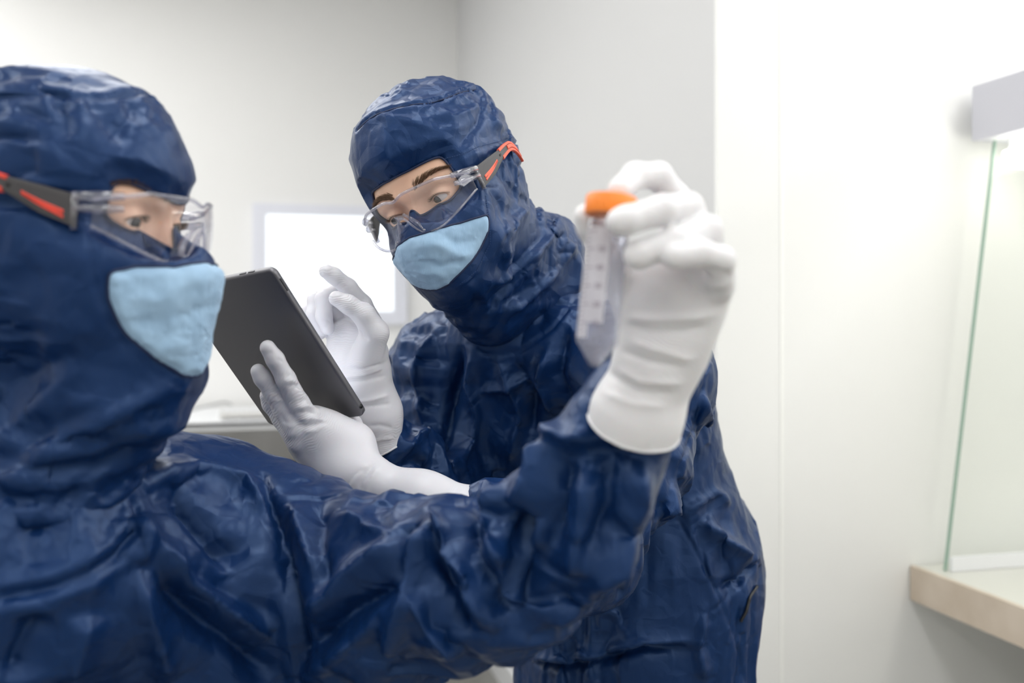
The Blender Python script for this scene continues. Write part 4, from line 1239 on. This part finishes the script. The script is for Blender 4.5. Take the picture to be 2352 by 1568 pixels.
# --- left person's right hand, hanging low in front of the body
B_ = np.array([0, 0, ZC])
def bq(x, y, z, r): return (np.array([x, y, z]) + B_, r)
wr = bq(-0.505, 0.620, -0.71, 0.030); pm = bq(-0.475, 0.630, -0.80, 0.027)
fing = []
for i_, (dx_, ln_) in enumerate(((0.030, 0.070), (0.011, 0.078), (-0.008, 0.073), (-0.026, 0.058))):
    bx, by, bz = -0.470 + dx_, 0.632 + 0.3 * dx_, -0.825
    fing.append([bq(bx, by, bz, 0.0115), bq(bx + 0.008, by - 0.008, bz - ln_ * 0.5, 0.0098), bq(bx + 0.012, by + 0.004, bz - ln_ * 0.85, 0.0090), bq(bx + 0.010, by + 0.016, bz - ln_, 0.0082)])
fing.append([bq(-0.462, 0.622, -0.765, 0.016), bq(-0.435, 0.600, -0.800, 0.0115), bq(-0.424, 0.592, -0.835, 0.0095)])
cp = wr[0] + (-0.008, 0, 0.03); cn = np.array([-0.45, 0, 1.0])
V, Q = hand_mesh(wr[0] - (0.10, 0.09, 0.26), wr[0] + (0.14, 0.09, 0.07), 0.0025, fing, [(bq(-0.535, 0.620, -0.655, 0.033), wr, 0.01), (wr, pm, 0.02), (pm, bq(-0.450, 0.638, -0.82, 0.016), 0.02), (pm, bq(-0.492, 0.628, -0.82, 0.015), 0.02)], cp, cn)
finish_glove(V, Q, PL, M_glove2, cn, cp, cn, [], (0.05, 0.1), 44, 0.03, 0.06)

# --- right person's left hand, under and behind the tablet
def yq(x, y, Y, rmm): return (P(440 + 0.4082 * x, 580 + 0.4082 * y, Y), rmm / 1000.0)
fa = [yq(660, 960, 1.088, 15), yq(600, 850, 1.076, 12.0), yq(530, 710, 1.060, 10.3), yq(470, 600, 1.051, 9.4), yq(428, 535, 1.046, 8.2)]
fb = [yq(590, 990, 1.085, 15), yq(520, 880, 1.080, 11.5), yq(460, 790, 1.072, 10.0), yq(400, 705, 1.063, 9.2), yq(376, 668, 1.060, 8.3)]
fc = [yq(610, 1060, 1.09, 15), yq(510, 930, 1.095, 11), yq(450, 850, 1.094, 10), yq(428, 805, 1.090, 8.6)]
fe = [yq(640, 1100, 1.10, 15), yq(595, 1075, 1.105, 10), yq(560, 1010, 1.115, 9), yq(540, 960, 1.120, 8)]
ft = [yq(880, 1180, 1.11, 20), yq(930, 1060, 1.125, 15), yq(900, 970, 1.137, 12), yq(850, 900, 1.145, 10)]
palms = [(yq(640, 960, 1.092, 17), yq(850, 1210, 1.10, 26), 0.02), (yq(760, 1010, 1.10, 20), yq(900, 1130, 1.11, 26), 0.02), (yq(620, 1080, 1.10, 15), yq(780, 1240, 1.10, 20), 0.02),
         (yq(880, 1240, 1.10, 27), yq(990, 1290, 1.095, 24), 0.02), (yq(990, 1290, 1.095, 24), yq(1300, 1400, 1.085, 30), 0.02), (yq(1300, 1400, 1.085, 30), yq(1560, 1490, 1.08, 32), 0.02), (yq(1560, 1490, 1.08, 32), yq(1700, 1540, 1.08, 33), 0.01), (yq(700, 980, 1.095, 17), yq(920, 1050, 1.115, 18), 0.02)]
cp = P(1074, 1185, 1.08); cn = yq(1700, 1540, 1.08, 0)[0] - yq(1300, 1400, 1.085, 0)[0] + np.array([0.02, 0, -0.03])
V, Q = hand_mesh(P(560, 1270, 1.14) - (0, 0.13, 0), P(1150, 770, 1.1) + (0, 0.10, 0), 0.0016, [fa, fb, fc, fe, ft], palms, cp, cn)
Z3 = lambda pts: [(440 + 0.4082 * x, 580 + 0.4082 * y) for x, y in pts]
linesB = []
for L, a, w in (([(590, 850), (640, 830), (700, 850)], -1.1, 2.2), ([(590, 880), (650, 860), (720, 880)], 1.1, 2.2), ([(580, 910), (650, 895), (740, 915)], -1.1, 2.2), ([(600, 940), (670, 930), (760, 945)], 1.1, 2.4), ([(590, 975), (680, 970), (770, 950)], -1.1, 2.4),
             ([(620, 1010), (700, 1000), (770, 960)], 0.9, 2.6), ([(520, 700), (560, 690), (590, 700)], -0.9, 2.0), ([(520, 725), (560, 718), (600, 730)], 0.8, 2.0), ([(530, 750), (580, 745), (610, 760)], -0.8, 2.0), ([(440, 780), (490, 790), (500, 830)], -0.9, 2.0), ([(460, 830), (500, 830), (530, 850)], 0.8, 2.0),
             ([(470, 600), (500, 605), (520, 620)], -0.5, 2.0), ([(420, 580), (440, 560), (460, 570)], -0.5, 1.5), ([(500, 900), (520, 950), (550, 960)], -0.7, 2.0), ([(530, 960), (560, 980), (590, 960)], 0.6, 2.0),
             ([(1040, 1180), (1000, 1220), (960, 1290), (940, 1360)], -1.5, 2.6), ([(1060, 1200), (1030, 1240), (990, 1310), (970, 1380)], 1.2, 2.6), ([(1020, 1180), (960, 1220), (900, 1300), (870, 1370)], 1.0, 2.6), ([(985, 1200), (920, 1250), (860, 1330)], -0.9, 2.4)):
    linesB.append((Z3(L), a / 1000, w / 1000))
finish_glove(V, Q, PR, M_glove, P(1100, 1200, 1.08) - P(860, 1100, 1.1), cp, cn, linesB, (0.10, 0.17), 42, 0.03, 0.06)

# --- right person's right hand, pointing above the tablet
index = [yq(1010, 400, 1.165, 14), yq(960, 290, 1.155, 11.0), yq(880, 195, 1.140, 10.0), yq(800, 130, 1.125, 9.0), yq(757, 105, 1.118, 8.0)]
middle = [yq(960, 400, 1.180, 13), yq(880, 290, 1.180, 10.5), yq(800, 220, 1.165, 10), yq(745, 260, 1.150, 9.8), yq(745, 360, 1.150, 9.2), yq(765, 425, 1.155, 8.2)]
ring = [yq(900, 430, 1.20, 13), yq(800, 300, 1.195, 10.5), yq(700, 270, 1.180, 10), yq(690, 350, 1.172, 9.2), yq(735, 435, 1.175, 8.2)]
pinky = [yq(860, 480, 1.21, 12), yq(740, 370, 1.205, 9.5), yq(660, 330, 1.195, 8.8), yq(670, 400, 1.188, 8.3), yq(720, 455, 1.188, 7.8)]
thumb = [yq(980, 600, 1.150, 20), yq(1030, 450, 1.135, 16), yq(970, 350, 1.125, 12.5), yq(880, 290, 1.118, 10.5), yq(815, 258, 1.114, 8.6)]
palms = [(yq(930, 650, 1.175, 28), yq(930, 480, 1.180, 26), 0.02), (yq(960, 700, 1.175, 29), yq(1020, 560, 1.158, 18), 0.02), (yq(860, 620, 1.19, 22), yq(850, 470, 1.195, 18), 0.02),
         (yq(960, 700, 1.175, 29.5), yq(1020, 900, 1.19, 31), 0.02), (yq(1020, 900, 1.19, 31), yq(1050, 1100, 1.205, 30), 0.02), (yq(1050, 1100, 1.205, 30), yq(1060, 1250, 1.21, 30), 0.01)]
cp = P(440 + 0.4082 * 1060, 580 + 0.4082 * 1125, 1.208); cn = np.array([0.18, 0.05, -1.0])
cn = cn + np.array([0.28, 0, 0])
V, Q = hand_mesh(P(660, 1130, 1.2) - (0, 0.13, 0.0), P(930, 590, 1.2) + (0, 0.10, 0.01), 0.0016, [index, middle, ring, pinky, thumb], palms, cp, cn)
linesC = []
for L, a, w in (([(800, 640), (950, 660), (1090, 620)], -1.2, 2.2), ([(830, 700), (960, 690), (1080, 650)], 1.0, 2.2), ([(850, 730), (980, 720), (1100, 690)], -0.8, 2.6), ([(880, 840), (1000, 830), (1120, 800)], 1.0, 3.0), ([(930, 870), (1040, 860), (1130, 850)], -0.8, 2.6),
             ([(940, 430), (960, 470), (1000, 495)], -1.6, 2.4), ([(860, 370), (890, 380), (930, 420)], -1.0, 2.0), ([(730, 370), (770, 380), (785, 395)], -0.6, 1.6), ([(725, 430), (755, 425), (780, 400)], -0.6, 1.6), ([(950, 270), (975, 260), (1000, 280)], -0.8, 2.0), ([(960, 290), (985, 285), (1010, 300)], 0.7, 2.0), ([(860, 220), (900, 205), (920, 190)], -0.4, 2.0),
             ([(980, 980), (1060, 970), (1140, 990)], -0.8, 3.0), ([(1000, 1060), (1070, 1050), (1140, 1040)], 0.8, 3.0)):
    linesC.append((Z3(L), a / 1000, w / 1000))
finish_glove(V, Q, PR, M_glove3, P(870, 1050, 1.21) - P(830, 860, 1.175), cp, cn, linesC, (0.10, 0.16), 43, 0.03, 0.06)

# ------------------------------------------------------------------ tablet
Rt = np.array([[0.86384231, -0.39291175, -0.31527261], [-0.48608335, -0.48577169, -0.72646324], [0.13228543, 0.78079845, -0.610618]])
u_, s_, v_ = np.linalg.svd(Rt); Rt = u_ @ v_
sc_ = 0.822
tc_ = np.array([-0.32328376, 1.34241601, -0.04751912]) * sc_ + np.array([0, 0, ZC])
TM = Matrix.Translation(Vector(tc_)) @ Matrix(Rt.tolist()).to_4x4()
TW, TH, TT = 0.174 * sc_, 0.250 * sc_, 0.0075
tab = tag(empty('tablet', Vector(tc_)), 'dark grey tablet computer seen from behind, held in the gloved hands', 'tablet')
M_tab = mat('space_grey_aluminium', (0.155, 0.153, 0.165), 0.42, 0.6)
noise_bump(M_tab, 3000, 0.05, 0.0001, 2)
M_tedge = M_tab
M_ts = emit('tablet_screen', (0.90, 0.93, 1.0), 1.2)
def slab(w, h, rc_, layers, n=10):
    """rounded slab from (z, inset) layers"""
    mb = MB(); ring = []
    for cx_, cy_, a0 in ((w / 2 - rc_, h / 2 - rc_, 0), (-w / 2 + rc_, h / 2 - rc_, 90), (-w / 2 + rc_, -h / 2 + rc_, 180), (w / 2 - rc_, -h / 2 + rc_, 270)):
        for i in range(n + 1):
            a = math.radians(a0 + 90 * i / n); ring.append((cx_, cy_, math.cos(a), math.sin(a)))
    V = []; m = len(ring)
    for z, ins in layers:
        for cx_, cy_, c, s in ring: V.append(TM @ Vector((cx_ + c * (rc_ - ins), cy_ + s * (rc_ - ins), z)))
    Fs = [(i * m + k, i * m + (k + 1) % m, (i + 1) * m + (k + 1) % m, (i + 1) * m + k) for i in range(len(layers) - 1) for k in range(m)]
    Fs += [tuple(range(m))[::-1], tuple((len(layers) - 1) * m + k for k in range(m))]
    mb.add(V, Fs); return mb
lay = [(-TT / 2, 0.0006), (-TT / 2 + 0.0006, 0.0), (TT / 2 - 0.0030, 0.0)] + [(TT / 2 - 0.0030 * (1 - math.sin(a)), 0.0030 * (1 - math.cos(a))) for a in (0.3, 0.6, 0.9, 1.2, 1.5)] 
sh = slab(TW, TH, 0.0085, lay).build('housing', M_tab, tab, True)
md = sh.modifiers.new('e', 'EDGE_SPLIT'); md.split_angle = math.radians(45)
slab(TW - 0.006, TH - 0.006, 0.006, [(-TT / 2 - 0.0006, 0), (-TT / 2, 0)]).build('front_glass', M_dark, tab)
slab(TW - 0.016, TH - 0.026, 0.001, [(-TT / 2 - 0.0009, 0), (-TT / 2 - 0.0006, 0)]).build('screen', M_ts, tab)
# buttons on the top edge, switch on the long edge, holes
M_slot = mat('dark_slot', (0.004, 0.004, 0.005), 0.5)
def tbox(name, c, s, m, bev=0.0):
    mb = MB(); mb.box(s, TM @ Matrix.Translation(Vector(c)), bev); return mb.build(name, m, tab)
M_btn = mat('button_metal', (0.05, 0.05, 0.055), 0.4, 0.7)
tbox('volume_button', (TW / 2 - 0.030, TH / 2, 0.0005), (0.009, 0.0014, 0.0022), M_btn, 0.0005)
tbox('volume_button', (TW / 2 - 0.042, TH / 2, 0.0005), (0.009, 0.0014, 0.0022), M_btn, 0.0005)
tbox('power_button', (TW / 2, TH / 2 - 0.022, 0.0003), (0.0014, 0.016, 0.0024), M_btn, 0.0005)
def thole(name, c, r, n=20):
    mb = MB(); mb.lathe([(0.00002, 0), (r, 0), (r, -0.0008), (r * 1.12, -0.0008)], TM @ Matrix.Translation(Vector(c)) @ Matrix.Rotation(math.radians(90), 4, 'Y'), n)
    return mb.build(name, M_slot, tab, True)
thole('audio_jack', (TW / 2 + 0.0003, -TH / 2 + 0.0125, 0.0), 0.0026)
thole('microphone_hole', (TW / 2 + 0.0003, -0.018, 0.0), 0.0004)

# ------------------------------------------------------------------ sample tube with orange cap
T0 = P(1404, 462, 0.680); T1 = P(1366, 842, 0.672)
ax_ = (T1 - T0); TLEN = np.linalg.norm(ax_); ax_ /= TLEN
kk = 0.115 / 0.115
tq = Vector(-ax_).to_track_quat('Z', 'Y').to_matrix().to_4x4()
TB = Matrix.Translation(Vector(T1)) @ tq       # z up from the tip
# orient local x so that -y faces the camera
fcam = (TB.to_3x3().inverted() @ (Vector((0, 0, ZC)) - Vector(T1))); angc = math.atan2(fcam.y, fcam.x)
tube_o = tag(empty('sample_tube', Vector(T1)), 'clear graduated sample tube with orange screw cap held between gloved fingers', 'sample tube')
M_tube = bpy.data.materials.new('clear_tube_plastic'); M_tube.use_nodes = True
glass_mix(M_tube, (0.93, 0.94, 0.97), 0.08, 1.4, haze=0.17, hazec=(0.95, 0.93, 0.98))
M_print = bpy.data.materials.new('white_print'); M_print.use_nodes = True
glass_mix(M_print, (0.9, 0.9, 0.93), 0.3, 1.3, haze=0.78, hazec=(0.93, 0.90, 0.93))
M_cap = mat('orange_cap_plastic', (0.95, 0.25, 0.02), 0.38, Subsurface_Weight=0.1, Subsurface_Scale=0.004)
M_tick = mat('dark_print', (0.16, 0.11, 0.15), 0.6)
R0 = 0.0143; TL = TLEN
prof = [(0.0015, 0.0), (0.0035, 0.0006), (R0 - 0.001, 0.0150), (R0, 0.0165), (R0 + 0.0002, TL - 0.014)]
prof_in = [(r - 0.0011 if r > 0.003 else 0.0006, z + 0.001) for r, z in prof]
mb = MB(); mb.lathe([(0.0001, 0)] + prof + prof_in[::-1] + [(0.0001, 0.001)], TB, 64); mb.build('body', M_tube, tube_o, True)
def arc_patch(name, a0, a1, z0, z1, r, m, n=24):
    V = []; nz = 2
    for i in range(n + 1):
        a = angc + a0 + (a1 - a0) * i / n
        for z in (z0, z1): V.append(TB @ Vector((r * math.cos(a), r * math.sin(a), z)))
    mb = MB(); mb.add(V, [(2 * i, 2 * i + 2, 2 * i + 3, 2 * i + 1) for i in range(n)]); return mb, m, name
def flush(lst, name, m):
    out = MB()
    for mb, _, _ in lst: out.add(mb.V, mb.F)
    return out.build(name, m, tube_o, True)
# which angular side is the image left
sgn = 1.0
pa = TB @ Vector((R0 * math.cos(angc + 1.2), R0 * math.sin(angc + 1.2), 0.05)); pb = TB @ Vector((R0 * math.cos(angc - 1.2), R0 * math.sin(angc - 1.2), 0.05))
if pa.x / pa.y < pb.x / pb.y: sgn = -1.0
def A_(x): return sgn * x          # x: negative = image left
L1 = []
L1.append(arc_patch('x', A_(-1.35), A_(0.15), 0.0285, TL - 0.020, R0 + 0.0003, M_print))
L1.append(arc_patch('x', A_(-1.35), A_(-0.55), 0.0185, 0.0285, R0 + 0.0003, M_print))
flush(L1, 'print_panel', M_print)
tk = []
for i in range(23):
    z = 0.022 + i * (TL - 0.045) / 22
    big = i % 4 == 2
    tk.append(arc_patch('x', A_(-1.15), A_(-0.55 if big else -0.85), z - 0.00025, z + 0.00025, R0 + 0.00045, M_tick, 8))
flush(tk, 'graduations', M_tick)
mb = MB()
for i, s in enumerate(('10', '20', '30', '40', '50')):
    cu = bpy.data.curves.new('t', 'FONT'); cu.body = s; cu.size = 0.0052; cu.align_x = 'CENTER'; cu.align_y = 'CENTER'
    ob = bpy.data.objects.new('t', cu); COL.objects.link(ob)
    dg = bpy.context.evaluated_depsgraph_get(); me = ob.evaluated_get(dg).to_mesh()
    z = 0.022 + (i * 4 + 2) * (TL - 0.045) / 22
    V = []
    for v in me.vertices:
        a = angc + A_(-0.22) + A_(1) * v.co.x / R0
        V.append(TB @ Vector(((R0 + 0.0005) * math.cos(a), (R0 + 0.0005) * math.sin(a), z + v.co.y)))
    mb.add(V, [tuple(p.vertices) for p in me.polygons])
    bpy.data.objects.remove(ob); bpy.data.curves.remove(cu)
mb.build('numbers', M_tick, tube_o)
# cap with fine ribs
CR = 0.0172; n = 144; V = []; zs = [(-0.0135, 0.0), (-0.0130, 0.0003), (-0.0015, 0.0003), (-0.0003, -0.0006), (0.0, -0.0018)]
for z, dr in zs:
    for k in range(n):
        a = 2 * math.pi * k / n; rr = CR + dr - (0.0004 if (k % 3 == 0 and -0.013 <= z <= -0.0015) else 0)
        V.append(TB @ Vector((rr * math.cos(a), rr * math.sin(a), TL + 0.0035 + z)))
mb = MB(); m = len(zs)
mb.add(V, [(i * n + k, i * n + (k + 1) % n, (i + 1) * n + (k + 1) % n, (i + 1) * n + k) for i in range(m - 1) for k in range(n)] + [tuple(range(n))[::-1], tuple((m - 1) * n + k for k in range(n))])
cp_ = mb.build('cap', M_cap, tube_o, True); md = cp_.modifiers.new('e', 'EDGE_SPLIT'); md.split_angle = math.radians(35)

# ------------------------------------------------------------------ safety glasses
M_lens = bpy.data.materials.new('clear_polycarbonate'); M_lens.use_nodes = True
glass_mix(M_lens, (0.955, 0.95, 0.965), 0.015, 1.5, 0.5)
M_rim = bpy.data.materials.new('thick_clear_polycarbonate'); M_rim.use_nodes = True
glass_mix(M_rim, (0.86, 0.86, 0.91), 0.05, 2.1, 0.95, haze=0.10, hazec=(0.85, 0.85, 0.95))
M_red = mat('red_rubber', (0.72, 0.055, 0.03), 0.5)
M_red2 = mat('coral_rubber', (0.85, 0.13, 0.07), 0.5)
M_arm = mat('grey_black_plastic', (0.045, 0.042, 0.045), 0.45)

def glasses(H, label, red, dx=(0, 0, 0), tilt=0.0):
    root = tag(empty('safety_glasses', Vector(H.w((0, 0.10, 0)))), label, 'safety glasses')
    ct, st = math.cos(tilt), math.sin(tilt)
    def W(p):
        x, y, z = p; y0 = -0.03
        yy, zz = y - y0, z
        y2, z2 = ct * yy - st * zz + y0, st * yy + ct * zz
        return H.w((x + dx[0], y2 + dx[1], z2 + dx[2]))
    yc = lambda x: 0.121 - 6.2 * x * x - 400 * x ** 4
    def zt(x): return 0.0215 - 0.004 * math.exp(-(x / 0.008) ** 2) - 0.9 * max(abs(x) - 0.05, 0) ** 1.0 * 0.3
    def zb(x):
        a = abs(x)
        nose = 0.027 * math.exp(-(a / 0.0115) ** 2.4)
        return -0.031 + nose + 0.024 * (max(a - 0.032, 0) / 0.045) ** 1.6
    nx, nz = 140, 20; XM = 0.0765
    V = []
    for i in range(nx + 1):
        x = -XM + 2 * XM * i / nx
        for j in range(nz + 1):
            z = zb(x) + (zt(x) - zb(x)) * j / nz
            V.append(W((x, yc(x) - 5 * (z - 0.002) ** 2 + 0.003 * math.cos(x * 90) * 0, z)))
    mb = MB(); mb.add(V, [(i * (nz + 1) + j, (i + 1) * (nz + 1) + j, (i + 1) * (nz + 1) + j + 1, i * (nz + 1) + j + 1) for i in range(nx) for j in range(nz)])
    lens = mb.build('lens', M_lens, root, True); thicken(lens, 0.0018, 0)
    xs = np.linspace(-XM, XM, 90)
    rim = MB(); rim.tube([W((x, yc(x) - 5 * (zt(x) - 0.002) ** 2 + 0.0005, zt(x) - 0.001)) for x in xs], 0.0017, 8)
    rim.build('top_rim', M_rim, root, True)
    rim = MB(); rim.tube([W((x, yc(x) - 5 * (zb(x) - 0.002) ** 2 - 0.0003, zb(x) + 0.0006)) for x in xs], 0.0014, 8)
    rim.build('lower_rim', M_rim, root, True)
    for s in (-1, 1):
        np_ = MB(); pts = []
        for k in range(9):
            t = k / 8; x = s * (0.0075 + 0.0095 * t ** 1.2); z = -0.006 - 0.021 * t
            pts.append(W((x, yc(x) - 0.006 - 0.004 * math.sin(t * 3.1), z)))
        np_.tube(pts, [0.0022 + 0.0012 * math.sin(k / 8 * 3.1) for k in range(9)], 8)
        np_.tube([pts[0], W((s * 0.005, yc(0.005) - 0.001, 0.0))], 0.0016, 8)
        np_.tube([pts[-2], W((s * 0.020, yc(0.02) - 0.0015, -0.026))], 0.0015, 8)
        np_.build('nose_pad', M_rim, root, True)
        # clear hinge block with its two knuckles
        hb = MB()
        for z0, z1, r in ((0.017, 0.015, 0.0042), (0.0075, 0.0065, 0.0036)):
            hb.tube([W((s * 0.063, yc(0.063) - 0.001, z0)), W((s * 0.071, yc(0.071) - 0.002, z0 - 0.001)), W((s * 0.079, 0.057, z1))], [r * 0.7, r, r], 10)
        hb.tube([W((s * 0.079, 0.058, 0.018)), W((s * 0.079, 0.058, -0.010))], 0.0028, 8)
        hb.build('hinge_block', M_rim, root, True)
        # temple: black bar that narrows, forks, and bends down behind the ear
        path = np.array([(0.079, 0.060, 0.004), (0.0875, 0.036, 0.012), (0.093, 0.014, 0.021), (0.0955, -0.008, 0.028), (0.0945, -0.024, 0.029), (0.0925, -0.038, 0.023), (0.090, -0.048, 0.013)])
        hgt = np.array([0.0125, 0.0105, 0.0062, 0.0052, 0.0050, 0.0046, 0.0036])
        pp = spline(path, 48); hh = np.interp(np.linspace(0, 6, 48), range(7), hgt)
        def strip(name, i0, i1, c_off, h_f, wd, out, m, par, zc=0.0):
            mb = MB(); V = []; nseg = i1 - i0
            prof_ = [(-1, -1), (-0.8, 1), (0.8, 1), (1, -1)]
            for i in range(i0, i1 + 1):
                t = (i - i0) / max(nseg, 1)
                p = pp[i]; hl = hh[i] * (h_f(t) if callable(h_f) else h_f); zo = c_off(t) * hh[i] if callable(c_off) else c_off * hh[i]
                for a, b in ((-1, -0.7), (-0.7, -1), (0.7, -1), (1, -0.7), (1, 0.7), (0.7, 1), (-0.7, 1), (-1, 0.7)):
                    V.append(W((s * (p[0] + a * wd + out), p[1], p[2] + zo + b * hl)))
            n8 = 8; Fs = [(i * n8 + k, i * n8 + (k + 1) % n8, (i + 1) * n8 + (k + 1) % n8, (i + 1) * n8 + k) for i in range(nseg) for k in range(n8)]
            Fs += [tuple(range(n8))[::-1], tuple(nseg * n8 + k for k in range(n8))]
            mb.add(V, Fs); return mb.build(name, m, par, False)
        tm = strip('temple', 0, 47, 0.0, 1.0, 0.0016, 0, M_arm, root)
        strip('upper_grip', 16, 47, 0.85, 0.30, 0.0018, 0.0004, red, tm)
        strip('lower_grip', 17, 47, -0.85, 0.34, 0.0018, 0.0004, red, tm)
        strip('grip_insert', 23, 38, 0.0, 0.42, 0.0016, 0.0012, red, tm)
        strip('chevron_insert', 3, 12, lambda t: -0.30 + 0.15 * t, lambda t: 0.12 + 0.06 * t, 0.0014, 0.0010, red, tm)
        strip('chevron_insert', 3, 12, lambda t: -0.62 + 0.50 * t, lambda t: 0.10 + 0.08 * t, 0.0014, 0.0010, red, tm)
        strip('slot', 15, 16, 0.05, 0.22, 0.0014, 0.0008, M_slot, tm)
    return root
stitches('seam_thread', bvh_of(V2R, Q2R), [(x, y - 3) for x, y in bandR], M_thread, hoodR)
stitches('seam_thread', bvh_of(V2R, Q2R), [(1116, 450), (1124, 500), (1126, 560), (1095, 622), (1055, 654)], M_thread, hoodR)
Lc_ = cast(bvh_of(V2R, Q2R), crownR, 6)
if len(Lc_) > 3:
    mb = MB(); mb.tube(spline(Lc_[::3], 120) + np.array([0, 0.0006, 0.0004]), 0.0010, 6); mb.build('crown_seam_shade', M_seam, hoodR, True)  # dark tube standing for the shadow under the crown overhang
glasses(HL, 'clear safety glasses with red and black temples on the left person', M_red, (0, 0.003, -0.002))
glasses(HR, 'clear safety glasses with coral temples on the leaning person', M_red2, (0, 0.009, -0.004))
